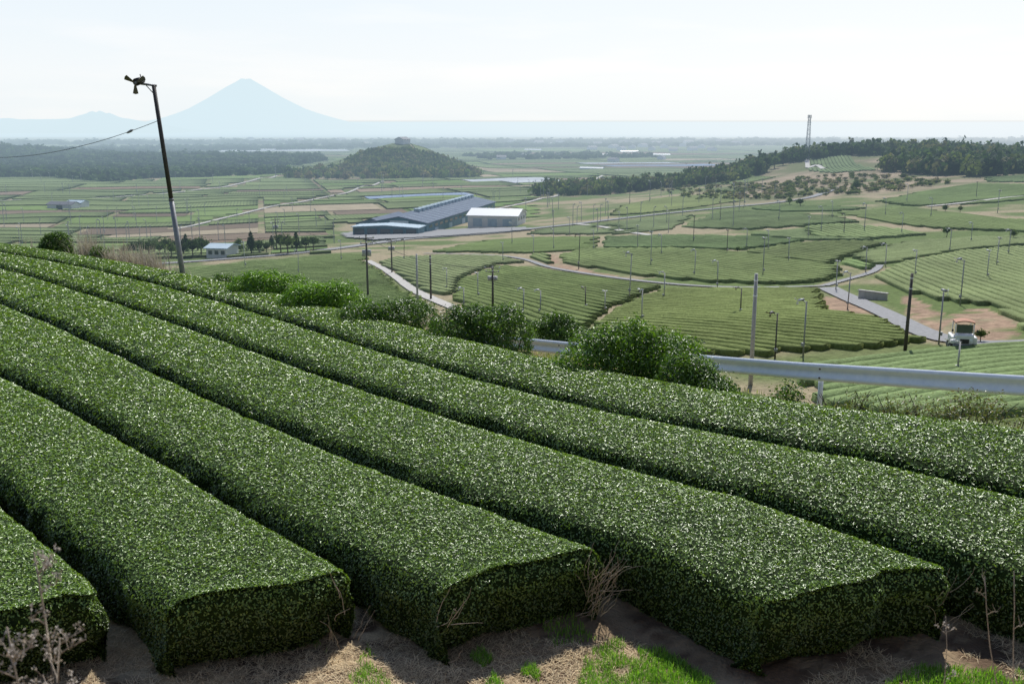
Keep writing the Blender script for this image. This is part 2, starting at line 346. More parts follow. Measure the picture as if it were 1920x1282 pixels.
# ------------------------------------------------------------------ TERRAIN OBJECT
BANKS=[hits(p) for p in ([(1780,583),(1850,578),(1905,608),(1925,645),(1860,650),(1800,622)],[(1542,556),(1600,562),(1665,592),(1610,604),(1552,584)],[(1030,476),(1046,480),(1056,496),(1110,508),(1180,522),(1160,528),(1060,512),(1030,500)],[(1690,548),(1740,572),(1790,600),(1760,622),(1700,590)])]
def terrain_colors():
    x,y=GX.ravel(),GY.ravel(); w=W.ravel(); nm=NEARMASK.ravel()|((w<0)&(y<120))
    n1=vnoise(x,y,45,1); n2=vnoise(x,y,9,2); n3=vnoise(x,y,180,3)
    green=np.array([.13,.18,.055]); dry=np.array([.36,.30,.19]); brown=np.array([.22,.165,.11])
    f=sstep(.36,.62,n1*.5+n2*.5)[:,None]; col=green*(1-f)+dry*f
    f=sstep(.6,.75,n3*.5+n2*.5)[:,None]; col=col*(1-f)+brown*f
    a=x/y; hill=(sstep(.17,.24,a)*sstep(400,470,y)*(1-sstep(900,1000,y)))[:,None]
    hm=np.clip(sstep(.40,.60,vnoise(x,y,55,7)*.6+vnoise(x,y,16,9)*.4),0,1)[:,None]
    hc=np.array([.33,.26,.18])*(.7+.6*n2[:,None])*hm+np.array([.13,.155,.06])*(1-hm); col=col*(1-hill*.85)+hc*hill*.85
    far=(sstep(900,1600,y))[:,None]; col=col*(1-far*.6)+np.array([.17,.19,.10])*far*.6
    nr=(y<420)&(y>60); rd=np.zeros(len(x))
    rd[nr]=(~road_d(x[nr],y[nr],1.2)).astype(float); rd*=.2+.7*sstep(.35,.65,n2)
    tan=np.array([.36,.30,.19]); col=col*(1-rd[:,None])+tan*rd[:,None]
    for B in BANKS:
        m=pip(x,y,B).astype(float)*sstep(.2,.45,vnoise(x,y,2.2,19)); bc=np.array([.36,.25,.17])*(.75+.5*vnoise(x,y,1.0,18))[:,None]; col=col*(1-m[:,None])+bc*m[:,None]
    soil=np.array([.15,.100,.064]); st=np.array([.60,.46,.28]); m=vnoise(x,y,.5,11)*.6+vnoise(x,y,.12,12)*.4
    f=sstep(.36,.52,m)[:,None]*(.35+.65*sstep(.3,.45,vnoise(x,y,1.6,14))[:,None]); sc=soil*(1-f)+st*f
    verge=np.array([.13,.17,.055])*(.6+.8*vnoise(x,y,.7,13)[:,None]); dv=np.array([.30,.23,.14]); q=sstep(.45,.7,vnoise(x,y,1.1,15))[:,None]; verge=verge*(1-q)+dv*q
    vm=sstep(-4.5,-3.5,w)[:,None]; sc=sc*(1-vm)+verge*vm
    return np.where(nm[:,None],sc,col)
Vt=np.stack([GX,GY,TZ],-1).reshape(-1,3)
ii,jj=np.meshgrid(np.arange(NA-1),np.arange(NY-1),indexing='ij'); b=(ii*NY+jj).ravel()
Ft=np.stack([b,b+NY,b+NY+1,b+1],1)
tag(mesh_np('terrain',Vt,Ft,M['terrain'],tint=terrain_colors(),smooth=True),kind='structure',label='rolling hillside and valley ground running down to the coast')
sea=MB(); sea.add([(-60000,6300,-112.5),(60000,6300,-112.5),(60000,70000,-112.5),(-60000,70000,-112.5)],[(0,1,2,3)])
tag(sea.build('sea',M['sea']),kind='structure',label='pale hazy sea along the horizon')
# ------------------------------------------------------------------ FAR MOUNTAINS
def cone():
    D=13000; cx=(477-960)/F*D; k=D/F
    prof=[(0,152),(8,152.5),(15,157),(33,167),(67,187),(107,207),(150,222),(190,233),(240,243),(300,250),(370,256)]
    na=72; vs=[];fs=[]
    for i,(r,py) in enumerate(prof):
        z=ray(475,py)[2]*D
        for a in range(na):
            an=2*math.pi*a/na; rr=(r*k)*(1+.05*math.sin(an*7+i)*.5+.03*math.sin(an*13))
            zz=z+ (16*math.sin(an*11+i*.7) if 0<i<9 else 0)
            vs.append((cx+rr*math.cos(an),D+rr*math.sin(an),zz))
    for i in range(len(prof)-1):
        for a in range(na): fs.append((i*na+a,i*na+(a+1)%na,(i+1)*na+(a+1)%na,(i+1)*na+a))
    b=MB(); b.add(vs,fs); o=b.build('volcano_mountain',M['mount'],smooth=True); tag(o,'tall pale blue cone shaped volcano on the horizon',kind='structure')
cone()
def ridge(name,D,pts,label,depth=1800):
    vs=[];fs=[]; px=np.arange(pts[0][0],pts[-1][0]+1,6); py=np.interp(px,[p[0] for p in pts],[p[1] for p in pts])
    for k,(q,t) in enumerate(((0,0),(.35,.55),(.5,1),(.7,.5),(1,0))):
        for x,yy in zip(px,py):
            n=(vnoise(x,k*30,22,4)-.5)*6
            zt=ray(x,yy+ (n*.4 if t==1 else n))[2]*D; z=-112+(zt+112)*t
            vs.append(((x-960)/F*D,D+(q-.5)*depth,z))
    n=len(px)
    for k in range(4):
        for i in range(n-1): fs.append((k*n+i,k*n+i+1,(k+1)*n+i+1,(k+1)*n+i))
    b=MB(); b.add(vs,fs); tag(b.build(name,M['mount'],smooth=True),label,kind='structure')
ridge('far_hills',9500,[(-400,232),(-100,226),(0,221),(90,224),(150,222),(180,215),(192,209),(200,212),(208,208),(216,214),(225,213),(245,222),(300,230),(350,240),(390,250),(420,258)],'low pale blue hills with a small double peak left of the volcano')
# ------------------------------------------------------------------ FOREGROUND TEA HEDGES
def ucorner(px,py):
    h=hit(px,py,surf=top_surf,tmin=3,tmax=120,n=1500); return UV(h[0],h[1])[0]
ends={0:(-6,-6),1:(-1.0,-2.2),2:(ucorner(1450,1117),ucorner(1785,1050)),3:(ucorner(790,1105),ucorner(1102,1032)),4:(ucorner(300,1135),ucorner(655,1070)),5:(ucorner(-100,1170),ucorner(180,1105))}
HL=['farthest clipped tea hedge row, along the verge beside the guard rail and shrubs','second clipped tea hedge row from the guard rail, running off the right edge','third tea hedge row from the guard rail, its square end nearest the right corner','fourth tea hedge row from the guard rail, with bare twigs on its end corner','fifth tea hedge row from the guard rail, blunt end left of centre','nearest tea hedge row, its end cut by the lower left corner of the photo']
prof=[(0.06,.02,0),(.025,.0,.25),(.0,.0,.5),(-.004,.01,.70),(.004,.0,.83),(.035,0,.915),(.09,0,.960),(.20,0,.984),(.36,0,.996),(.5,0,1.0),(.64,0,.996),(.80,0,.984),(.91,0,.960),(.965,0,.915),(.996,.0,.83),(1.004,-.01,.70),(1,0,.5),(.975,0,.25),(.94,-.02,0)]
for k in range(6):
    A,Bv=gv[k],gv[k+1]; uL,uR=ends[k]; uE=64.5
    f=np.concatenate([[0]*6,np.linspace(0,1,300)**1.35]); hz=np.array([.10,.38,.66,.82,.91,.965]+[1]*300); ho=[.30,.12,.0,-.02,.0,.05]
    V=[]; npf=len(prof)
    for i,fi in enumerate(f):
        for (q,off,h) in prof:
            us0=uL+(uR-uL)*q+(vnoise(q*1.7,k*3,.22,90)-.5)*.26+.10*(abs(2*q-1)**5)
            u=us0+(uE-us0)*fi
            a=np.interp(u,us,A); bb=np.interp(u,us,Bv); gap=.145+.03*vnoise(u,k*7,1.0,21)
            wd=a-bb-2*gap
            vq=bb+gap+wd*q
            if i<6: u+=ho[i]
            if i==6: u+=.15
            x,y=XY(u,vq); zt=float(top_surf(x,y)); H=.80
            z=zt-.80-.12+ (H+.12)*h*(hz[i] if i<6 else 1)
            V.append((x,y,z))
    V=np.array(V); ts=top_surf(V[:,0],V[:,1]); nz=(vnoise(V[:,0],V[:,1]+V[:,2],.3,30)-.5)*.022+(vnoise(V[:,0],V[:,1],1.8,31)-.5)*.02
    side=V[:,2]<ts-.10
    V[:,2]+=nz*(V[:,2]>ts-.6); V[:,0]+=(vnoise(V[:,1],V[:,2]*2,.3,32)-.5)*np.where(side,.16,.02); V[:,1]+=(vnoise(V[:,0],V[:,2]*2,.3,33)-.5)*np.where(side,.16,.02)
    nu=len(f); I,J=np.meshgrid(np.arange(nu-1),np.arange(npf-1),indexing='ij'); bb_=(I*npf+J).ravel(); Fq=np.stack([bb_,bb_+1,bb_+npf+1,bb_+npf],1)
    cap=np.array([(j+1,j,npf-1-j,npf-2-j) for j in range(npf//2) if len({j+1,j,npf-1-j,npf-2-j})==4])
    Fq=np.concatenate([Fq,cap],0)
    a_,b_,c_,d_=[V[Fq[:,q]] for q in range(4)]; nr=np.cross(c_-a_,d_-b_)
    if nr[ (100*(npf-1))+9 ,2]<0: Fq=Fq[:,::-1]
    loc=V[:npf].mean(0); loc[2]=ground(loc[0],loc[1])
    root=empty('tea_hedge',tuple(loc),HL[k],'hedge','clipped tea hedge rows in the foreground')
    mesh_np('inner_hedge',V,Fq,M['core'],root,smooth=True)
    S_=lambda d:np.clip(.0028*d,.0245,.11)
    dens=lambda d:2.8/S_(d)**2; size=lambda d:S_(d)*1.1
    P,Nn,L=scatter(V,Fq,dens,size,seed=40+k)
    P=P+Nn*np.random.default_rng(k).uniform(-.02,.024,(len(P),1))
    sd=Nn[:,2]<.35; Nn=np.where(sd[:,None],Nn*.8+np.array([0,0,.5]),Nn)
    LV,LF,LT=leaves(P,Nn,L,wr=.48,tilt=.38,palette=[(.100,.175,.026),(.160,.265,.042),(.215,.335,.060),(.29,.41,.105)],seed=60+k)
    zr=np.clip((LV[:,2]-(top_surf(LV[:,0],LV[:,1])-.42))/.38,0,1)[:,None]; LT=LT*(.42+.58*zr)  # painted shade: leaf colour darkened down the hedge sides and gaps
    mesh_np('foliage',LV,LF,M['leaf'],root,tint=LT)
    print('hedge',k,len(P))
    if k in (2,3,4):
        tw=MB(); r=random.Random(k)
        q=.96 if k==3 else (.9 if k==4 else .97)
        for _ in range(60 if k==3 else 8):
            qq=(q+r.uniform(-.12,.06)) if r.random()<.85 or k!=3 else r.uniform(.0,.08)
            u=uL+(uR-uL)*qq-r.uniform(-.04,.10)
            v0=np.interp(u,us,Bv)+.12+(np.interp(u,us,A)-np.interp(u,us,Bv)-.22)*qq
            x,y=XY(u,v0); p=Vector((x,y,float(ground(x,y))+r.uniform(.02,.5))); d=Vector((r.uniform(-.2,.9),r.uniform(-.9,-.1),r.uniform(.4,1.3))).normalized(); pts=[p]
            for s in range(5):
                d=(d+Vector((r.uniform(-.35,.35),r.uniform(-.3,.3),r.uniform(-.2,.3)))).normalized(); p=p+d*.075; pts.append(p.copy())
            tw.tube(pts,[.0045,.004,.0032,.0026,.002,.0015],4)
        tag(tw.build('bare_twigs',M['dry'],root,world=True),kind='stuff')
def edge_xy(px):
    py=np.interp(px,[p[0] for p in G[0]],[p[1] for p in G[0]]); return hit(px,py,surf=top_surf,tmin=3,tmax=120,n=1500)
# ------------------------------------------------------------------ GROUND COVER
def blades(P,L,wd,lean,pal,seed,flat=False):
    n=len(P); r=np.random.default_rng(seed); an=r.uniform(0,2*np.pi,n); D=np.stack([np.cos(an),np.sin(an),np.zeros(n)],1)
    Wd=np.stack([-np.sin(an),np.cos(an),np.zeros(n)],1)*wd[:,None]/2
    up=np.array([0,0,1.]); le=(r.uniform(.1,1,n)*lean)[:,None]
    if flat: mid=P+D*L[:,None]*.5+up*r.uniform(0,.03,(n,1)); tip=P+D*L[:,None]+up*r.uniform(-.01,.04,(n,1))
    else: mid=P+up*L[:,None]*.55+D*L[:,None]*.2*le; tip=P+up*L[:,None]*(1-.3*le)+D*L[:,None]*.7*le
    V=np.stack([P-Wd,P+Wd,mid+Wd*.8,mid-Wd*.8,tip],1).reshape(-1,3); i=np.arange(n)[:,None]*5
    Fa=np.concatenate([i+np.array([[0,1,2]]),i+np.array([[0,2,3]]),i+np.array([[3,2,4]])],0)
    pal=np.array(pal); q=r.random(n)*(len(pal)-1); k=np.clip(q.astype(int),0,len(pal)-2); f=(q-k)[:,None]; col=pal[k]*(1-f)+pal[k+1]*f; col=col*r.uniform(.7,1.2,(n,1))
    return V,Fa,np.repeat(col,5,0)
n=90000; px=rng.uniform(-200,2100,n); py=rng.uniform(1060,1420,n)
H=hits(np.stack([px,py],1),tmin=5,tmax=14,n=160); m=(vnoise(H[:,0],H[:,1],.8,50)*.6+vnoise(H[:,0],H[:,1],.25,51)*.4)>.44; P=H[m]; P[:,2]+=.006; n=len(P)
V,Fa,T=blades(P,rng.uniform(.04,.16,n),rng.uniform(.003,.007,n),1,[(.72,.56,.34),(.82,.67,.43),(.42,.29,.17)],3,True)
tag(mesh_np('straw_litter',V,Fa,M['straw'],tint=T),'dry straw and clippings lying on the soil below the hedge ends','ground cover',kind='stuff')
def grass_obj(name,polys,n,Lr,pal,label,tmin=5,tmax=14,wd=(.004,.009),lean=1,seed=5):
    Ps=[]; r=np.random.default_rng(seed)
    for poly,k in polys:
        a=np.array(poly); X=r.uniform(a[:,0].min(),a[:,0].max(),int(n*k)); Y=r.uniform(a[:,1].min(),a[:,1].max(),int(n*k)); mm=pip(X,Y,poly)
        if mm.sum(): Ps.append(hits(np.stack([X[mm],Y[mm]],1),tmin=tmin,tmax=tmax,n=260))
    P=np.concatenate(Ps); mm=vnoise(P[:,0],P[:,1],.35,seed)*.6+vnoise(P[:,0],P[:,1],.12,seed+1)*.4>.40; P=P[mm]; k=len(P)
    V,Fa,T=blades(P,r.uniform(*Lr,k),r.uniform(*wd,k),lean,pal,seed)
    return tag(mesh_np(name,V,Fa,M['grass'],tint=T),label,'grass',kind='stuff')
GP=[(.16,.32,.04),(.23,.44,.06),(.34,.58,.10)]
grass_obj('green_grass',[([(1100,1230),(1180,1185),(1260,1230),(1340,1282),(1380,1400),(1080,1400),(1080,1300)],1),([(1640,1300),(1720,1250),(1920,1262),(1980,1400),(1640,1400)],.6),([(1000,1150),(1060,1140),(1120,1200),(1040,1215)],.04),([(975,1265),(990,1240),(1015,1262),(1010,1280)],.04),([(880,1235),(900,1215),(925,1240),(905,1255)],.04),([(640,1300),(690,1210),(740,1300)],.08),([(905,1300),(925,1262),(950,1300)],.04),([(560,1200),(600,1170),(620,1230)],.03)],18000,(.03,.10),GP,'bright green grass patches on the bare soil below the hedges')
r=np.random.default_rng(9)
u=r.uniform(-4,62,60000); vmin=np.interp(u,us,gv[0])+.15; vmax=np.interp(u,[-50,25,37,60,80],[17.5,17.3,12.9,10.1,8.8]); v=vmin+(vmax-vmin)*r.random(60000); x,y=XY(u,v); ok=vmax>vmin
P=np.stack([x,y,ground(x,y)],1)[ok]; P=P[vnoise(P[:,0],P[:,1],.8,61)>.40]; P=P[:30000]; k=len(P)
V,Fa,T=blades(P,r.uniform(.06,.24,k),r.uniform(.010,.018,k),1,[(.13,.20,.05),(.24,.27,.10),(.44,.36,.23)],12)
tag(mesh_np('verge_grass',V,Fa,M['grass'],tint=T),'mixed green and dry grass on the verge behind the farthest tea row','grass',kind='stuff')
# ------------------------------------------------------------------ SHRUBS
def blob(c,rx,ry,h,seed,nu=20,nv=12):
    th=np.linspace(0,2*np.pi,nu,endpoint=False); ph=np.linspace(0.02,math.pi*.62,nv); V=[]
    for p in ph:
        for t in th:
            d=1+.4*(vnoise(math.cos(t)*math.sin(p)*2+seed*3,math.sin(t)*math.sin(p)*2+math.cos(p)*2,.55,seed)-.5)
            V.append((c[0]+rx*math.sin(p)**.7*math.cos(t)*d,c[1]+ry*math.sin(p)**.7*math.sin(t)*d,c[2]+h*.32+h*.68*math.cos(p)**(1 if p>1.5 else .8)*d))
    V=np.array(V); Fq=[]
    for i in range(nv-1):
        for j in range(nu): Fq.append((i*nu+j,(i+1)*nu+j,(i+1)*nu+(j+1)%nu,i*nu+(j+1)%nu))
    return V,np.array(Fq)
BR=[(.07,.15,.016),(.14,.27,.028),(.24,.41,.05)]; DK=[(.035,.075,.013),(.072,.14,.022),(.135,.24,.036)]; BW=[(.18,.13,.08),(.15,.16,.06),(.12,.17,.05)]; MDP=[(.05,.105,.016),(.11,.20,.026),(.19,.33,.042)]
def shrub(name,px,pytop,wpx,label,pal,back=1.0,ls=.075,seed=1,dens=1.0,lobes=3,cat='shrub',shoots=1.0,slope=0,ydist=None):
    e=edge_xy(px); u,v=UV(e[0],e[1]); x,y=XY(u,v+back)
    if ydist: y=ydist
    R=ray(px,pytop); x=R[0]/R[1]*y; zt=R[2]/R[1]*y; zb=float(ground(x,y)); h=max(.35,zt-zb); w=wpx/F*y/2
    root=empty(name,(x,y,zb),label,cat,'shrubs along the verge')
    parts=[];cores=[]; r=random.Random(seed)
    for i in range(lobes):
        q=(i-(lobes-1)/2)/max(1,(lobes-1)/2) if lobes>1 else 0
        lw=w/max(1,lobes*.42); ox=q*(w-lw*.8)
        hh=h*(r.uniform(.86,1.0) if i!=lobes//2 else 1)*(1-slope*(q+1)/2)
        yy=y+r.uniform(-.2,.2); V,Fq=blob((x+ox,yy,zb),lw,min(w,.8),hh*.95,seed*5+i)
        cores.append((x+ox,lw,hh,zb))
        P,Nn,L=scatter(V,Fq,lambda d:520*dens+0*d,lambda d:ls+0*d,seed=seed*9+i)
        rr=np.random.default_rng(seed+i); P=P+Nn*rr.normal(-.05,.07,(len(P),1)); Nn=Nn+np.array([0,0,.5])
        parts.append(leaves(P,Nn,L,wr=.45,tilt=.6,palette=pal,seed=seed*3+i))
    rr=np.random.default_rng(seed+77); ns=int(22*lobes*dens*shoots)+1; sp_=[]
    tw=MB()
    for _ in range(ns):
        cx,cw,hh,zb2=cores[rr.integers(len(cores))]; a=rr.uniform(0,6.28); q=rr.uniform(0,.8); bx,by=cx+cw*.8*q*math.cos(a),y+.55*q*math.sin(a); bz=zb2+hh*(.93*math.sqrt(max(0,1-q*q*.7)))-.1; ln=rr.uniform(.02,.13)
        tx,ty=bx+rr.normal(0,.06),by+rr.normal(0,.06); tw.tube([(bx,by,bz-.15),(tx,ty,bz+ln)],[.006,.003],4,False)
        for s in range(9): t=s/8; sp_.append((bx+(tx-bx)*t,by+(ty-by)*t,bz-.05+(ln+.05)*t))
    P=np.array(sp_)+rr.normal(0,.02,(len(sp_),3)); N0=rr.normal(0,1,(len(P),3))+np.array([0,0,.6])
    parts.append(leaves(P,N0,np.full(len(P),ls*1.05),tilt=.3,palette=pal[1:]+[pal[-1]],seed=seed+5))
    V,Fa,T=join_arr(parts); mesh_np('foliage',V,Fa,M['shrubleaf'],root,tint=T)
    gn=name=='scrub_bush'
    for _ in range((22 if gn else 4)+lobes*3):
        a=r.uniform(0,6.28); cx,cw,hh,zb2=cores[r.randrange(len(cores))]; p=Vector((cx+r.uniform(-.25,.25),y+r.uniform(-.1,.1),zb2-.05)); d=Vector((math.cos(a)*.8,math.sin(a)*.3,1)).normalized(); pts=[p]
        for s in range(5): d=(d+Vector((r.uniform(-.7,.7),r.uniform(-.3,.3),r.uniform(-.45,.25)))).normalized(); p=p+d*hh*(.22 if gn else .15); pts.append(p)
        tw.tube(pts,[.022,.018,.014,.010,.007,.004],5)
    tw.build('branches',M['bark'],root,world=True)
shrub('broadleaf_shrub',420,512,60,'smallest round green shrub just right of the leaning fan pole',DK,1.2,.09,1,lobes=1)
shrub('broadleaf_shrub',505,508,145,'bright green leafy shrub, leftmost of the large shrubs behind the tea',BR,1.3,.09,2,lobes=3)
shrub('broadleaf_shrub',602,527,150,'bright green shrub with upright fresh shoots, second large one from the left',BR,1.0,.09,3,lobes=3)
shrub('broadleaf_shrub',727,560,175,'low dark green shrub between the bright shrubs and the double bush',DK,1.0,.08,4,lobes=4)
shrub('broadleaf_shrub',900,572,180,'wide dark green shrub in the middle of the row, left of the rail start',DK,1.4,.08,5,lobes=4)
shrub('broadleaf_shrub',1052,590,122,'medium shrub standing right above the left end of the visible guard rail',DK,8.0,.09,6,lobes=3,ydist=30)
shrub('broadleaf_shrub',1190,604,270,'largest bright topped shrub covering part of the guard rail',MDP,1.3,.075,7,lobes=5,dens=1.2)
shrub('broadleaf_shrub',1320,637,150,'dark low shrub sloping down in front of the guard rail, rightmost of the large shrubs',DK,.9,.07,8,lobes=4,dens=1.2,slope=.45)
shrub('broadleaf_shrub',1475,712,80,'tiny green shrub under the guard rail near its post',DK,1.0,.06,9,lobes=2,dens=.7,shoots=.4)
shrub('scrub_bush',1700,740,120,'low brownish scrub bush below the rail, left of the gnarled bush',BW,1.0,.045,10,lobes=3,dens=.45,shoots=.3)
shrub('scrub_bush',1830,735,180,'gnarled brown half bare bush below the guard rail at the right',BW,1.1,.05,11,lobes=4,dens=.45,shoots=.3)
shrub('scrub_bush',1610,728,70,'small reddish scrub bush beside the guard rail post',BW,1.0,.045,12,lobes=2,dens=.4,shoots=.3)
shrub('broadleaf_shrub',100,437,60,'rounded dark shrub beyond the tea at the far left',DK,2.0,.14,13,lobes=2,dens=.6)
shrub('broadleaf_shrub',190,460,50,'little green shrub beside the pale dry grass at left',DK,2.0,.12,14,lobes=1,dens=.6)
E=[edge_xy(p) for p in (0,60,130,180,230,280,330)]; r=np.random.default_rng(4)
P=[]
for k in range(1500):
    i=r.integers(2,5) if r.random()<.85 else r.integers(0,6); t=r.random(); q=E[i]*(1-t)+E[i+1]*t; u,v=UV(q[0],q[1]); x,y=XY(u,v+r.uniform(.2,.9)); P.append((x,y,float(ground(x,y))))
P=np.array(P); k=len(P); V,Fa,T=blades(P,r.uniform(1.2,2.4,k)*(.6+.6*vnoise(P[:,0],P[:,1],1.5,8)),r.uniform(.02,.035,k),.8,[(.50,.45,.36),(.62,.57,.48),(.40,.35,.27)],14)
tag(mesh_np('dry_tall_grass',V,Fa,M['straw'],tint=T),'pale dry tall grass beyond the far left end of the tea rows','grass',kind='stuff')
# ------------------------------------------------------------------ GUARD RAIL
rail=[(2300,718,14.8),(2100,712,15.6),(1920,704,16.6),(1700,691,18.0),(1500,679,19.8),(1340,667,21.4),(1200,655,23.6),(1065,641,25.6),(960,631,27.2),(850,620,30.5)]
RP=[ray(a,b_)*t for a,b_,t in rail]
seg=np.array(RP); L_=np.concatenate([[0],np.cumsum(np.linalg.norm(np.diff(seg,axis=0),axis=1))]); S=np.arange(0,L_[-1],.5); R3=np.stack([np.interp(S,L_,seg[:,i]) for i in range(3)],1)
root=empty('guard_rail',tuple(R3[20]-np.array([0,0,.75])),'long galvanized steel guard rail with steel posts along the road edge','guard rail')
wprof=[(0,0),(.02,-.015),(.035,-.05),(.03,-.085),(.0,-.125),(-.02,-.16),(-.02,-.19),(0,-.225),(.03,-.265),(.035,-.30),(.02,-.335),(0,-.35)]
V=[]
for i,p in enumerate(R3):
    t=R3[min(i+1,len(R3)-1)]-R3[max(0,i-1)]; t/=np.linalg.norm(t); nn=np.cross(t,[0,0,1]); nn/=np.linalg.norm(nn)
    if nn[1]>0: nn=-nn
    for a,z in wprof: V.append(p+nn*a*1.3+np.array([0,0,z]))
k=len(wprof); Fq=np.array([(i*k+j,i*k+j+1,(i+1)*k+j+1,(i+1)*k+j) for i in range(len(R3)-1) for j in range(k-1)])
mesh_np('beam',np.array(V),Fq,M['galv'],root,smooth=True)
i1562=int(np.argmin([abs(960+F*(p[0]/(p[1]*cp-p[2]*sp))-1562) for p in R3]))
for i in range(i1562%8,len(R3),8):
    p=R3[i]; b_=MB(); x,y=p[0]+.02,p[1]+.12; z0=float(ground(x,y))-.1
    b_.tube([(x,y,z0),(x,y,p[2]-.06)],.05,12); b_.build('post',M['galv'],root,smooth=True,world=True)
    for dz in(-.09,-.27):
        for dx in(-.08,.08):
            b_=MB(); b_.tube([(p[0]+dx,p[1]-.06,p[2]+dz),(p[0]+dx,p[1]-.08,p[2]+dz)],.02,6); b_.build('bolt',M['poledark'],root,world=True)
yard=hits([(640,440),(690,432),(800,434),(985,428),(1000,432),(900,440),(700,452),(650,447)])
def drape(name,poly,m,label,off=.12,cell=4):
    a=np.array(poly); X,Y=np.meshgrid(np.arange(a[:,0].min(),a[:,0].max(),cell),np.arange(a[:,1].min(),a[:,1].max(),cell),indexing='ij'); nx,ny=X.shape
    Z=ground(X,Y)+off+.0006*Y; cx,cy=X[:-1,:-1]+cell/2,Y[:-1,:-1]+cell/2; mk=pip(cx,cy,poly).ravel(); I,J=np.meshgrid(np.arange(nx-1),np.arange(ny-1),indexing='ij'); b=(I*ny+J).ravel()[mk]
    if len(b)==0:return
    tag(mesh_np(name,np.stack([X,Y,Z],-1).reshape(-1,3),np.stack([b,b+ny,b+ny+1,b+1],1),m),label,kind='structure')
drape('factory_yard',yard,M['asphalt'],'paved yard around the tea factory',.35,2)
# ------------------------------------------------------------------ VALLEY TEA FIELDS
FIELDS=[
 ('F12',[(1480,705),(1600,676),(1800,662),(2080,636),(2150,760),(1950,800),(1700,800),(1540,765)],((1640,690),(1900,662)),1.8,'valley tea row below the harvester, just past the guard rail'),
 ('F2b',[(1150,580),(1250,545),(1400,545),(1530,543),(1540,560),(1550,588),(1640,600),(1735,642),(1640,655),(1500,662),(1430,670),(1300,670),(1110,640),(1110,618)],((1200,592),(1600,624)),1.45,'valley tea row in the big field left of the grey farm road'),
 ('F3',[(1635,522),(1700,493),(1800,474),(1920,464),(2060,458),(2060,650),(1925,622),(1905,602),(1860,576),(1770,566),(1690,546)],((1720,500),(1930,575)),1.45,'valley tea row on the right hand slope above the harvester'),
 ('F2a',[(850,562),(868,525),(935,500),(1010,506),(1110,522),(1250,540),(1150,583),(1110,640),(1000,612),(900,598)],((900,527),(1120,572)),1.45,'valley tea row in the field right of the concrete path'),
 ('F1',[(1050,480),(1100,468),(1250,467),(1330,470),(1400,478),(1480,488),(1560,498),(1585,518),(1535,532),(1440,535),(1330,531),(1220,520),(1120,505),(1060,495)],((1100,476),(1440,530)),1.75,'tea'),
 ('F3b',[(1590,482),(1700,455),(1830,447),(2000,445),(2000,457),(1800,470),(1700,488),(1650,508)],((1620,485),(1900,452)),1.7,'tea'),
 ('F10',[(700,498),(740,484),(830,480),(930,482),(990,494),(930,498),(866,522),(845,560),(790,545),(740,512)],((740,490),(860,518)),1.6,'tea'),
 ('F11',[(300,508),(500,490),(650,477),(690,480),(690,496),(730,520),(780,556),(820,590),(760,610),(640,600),(500,560),(300,530)],((400,510),(640,518)),1.7,'tea'),
 ('F9',[(1400,472),(1480,459),(1600,453),(1670,458),(1600,478),(1560,496),(1440,484)],((1420,470),(1570,492)),1.8,'tea'),
 ('F8',[(800,474),(850,464),(900,453),(1000,447),(1130,445),(1120,466),(1040,477),(940,476)],((900,462),(1100,450)),1.9,'tea'),
 ('F8b',[(1138,445),(1260,442),(1400,445),(1520,453),(1390,470),(1300,466),(1128,466)],((1140,448),(1400,466)),1.8,'tea'),
 ('F7',[(985,440),(1010,431),(1110,424),(1200,412),(1300,404),(1265,430),(1240,439),(1100,441)],((1000,438),(1260,414)),2.0,'tea'),
 ('F5',[(1275,428),(1330,402),(1380,394),(1470,400),(1560,406),(1620,419),(1500,427),(1400,432)],((1310,402),(1560,422)),2.0,'tea'),
 ('F6',[(1510,424),(1600,422),(1680,431),(1745,441),(1640,450),(1530,447)],((1540,426),(1620,448)),1.8,'tea'),
 ('F6b',[(1570,400),(1700,388),(1800,402),(1880,412),(1990,418),(1990,440),(1850,434),(1760,431),(1650,418)],((1600,398),(1830,432)),1.9,'tea'),
 ('F4',[(1640,379),(1720,362),(1830,345),(1920,346),(2060,346),(2060,372),(1920,376),(1850,382),(1750,388),(1690,387)],((1690,378),(1900,350)),2.1,'tea'),
 ('F4b',[(1840,334),(1920,329),(2060,327),(2060,342),(1920,343),(1850,341)],((1850,336),(1990,334)),2.1,'tea'),
 ('F7b',[(1140,406),(1165,386),(1260,370),(1380,361),(1395,377),(1300,391),(1200,402)],((1160,404),(1360,366)),2.1,'tea'),
 ('F14',[(1490,298),(1530,293),(1600,304),(1650,320),(1560,326),(1505,317)],((1490,298),(1630,318)),2.3,'tea'),
 ('F15',[(1320,345),(1400,328),(1460,332),(1380,348)],((1320,345),(1440,330)),2.3,'tea'),
 ('F17',[(1400,440),(1500,431),(1640,452),(1520,452)],((1410,440),(1600,450)),1.8,'tea'),
 ('F18',[(990,478),(1028,478),(1034,495),(1020,496)],((1000,480),(1030,490)),1.7,'tea'),
 ('F19',[(1395,392),(1460,385),(1560,388),(1640,392),(1570,397),(1480,398)],((1400,392),(1600,392)),2.1,'tea'),
 ('F20',[(1600,500),(1575,497),(1610,482),(1648,506),(1630,512)],((1580,496),(1630,510)),1.7,'tea'),
]
OCC=[]; SEC=[(-.83,-.35),(-.85,.34),(-.74,.50),(0,.58),(.74,.50),(.85,.34),(.83,-.35)]
TG=np.array([.185,.242,.095])
nind=0
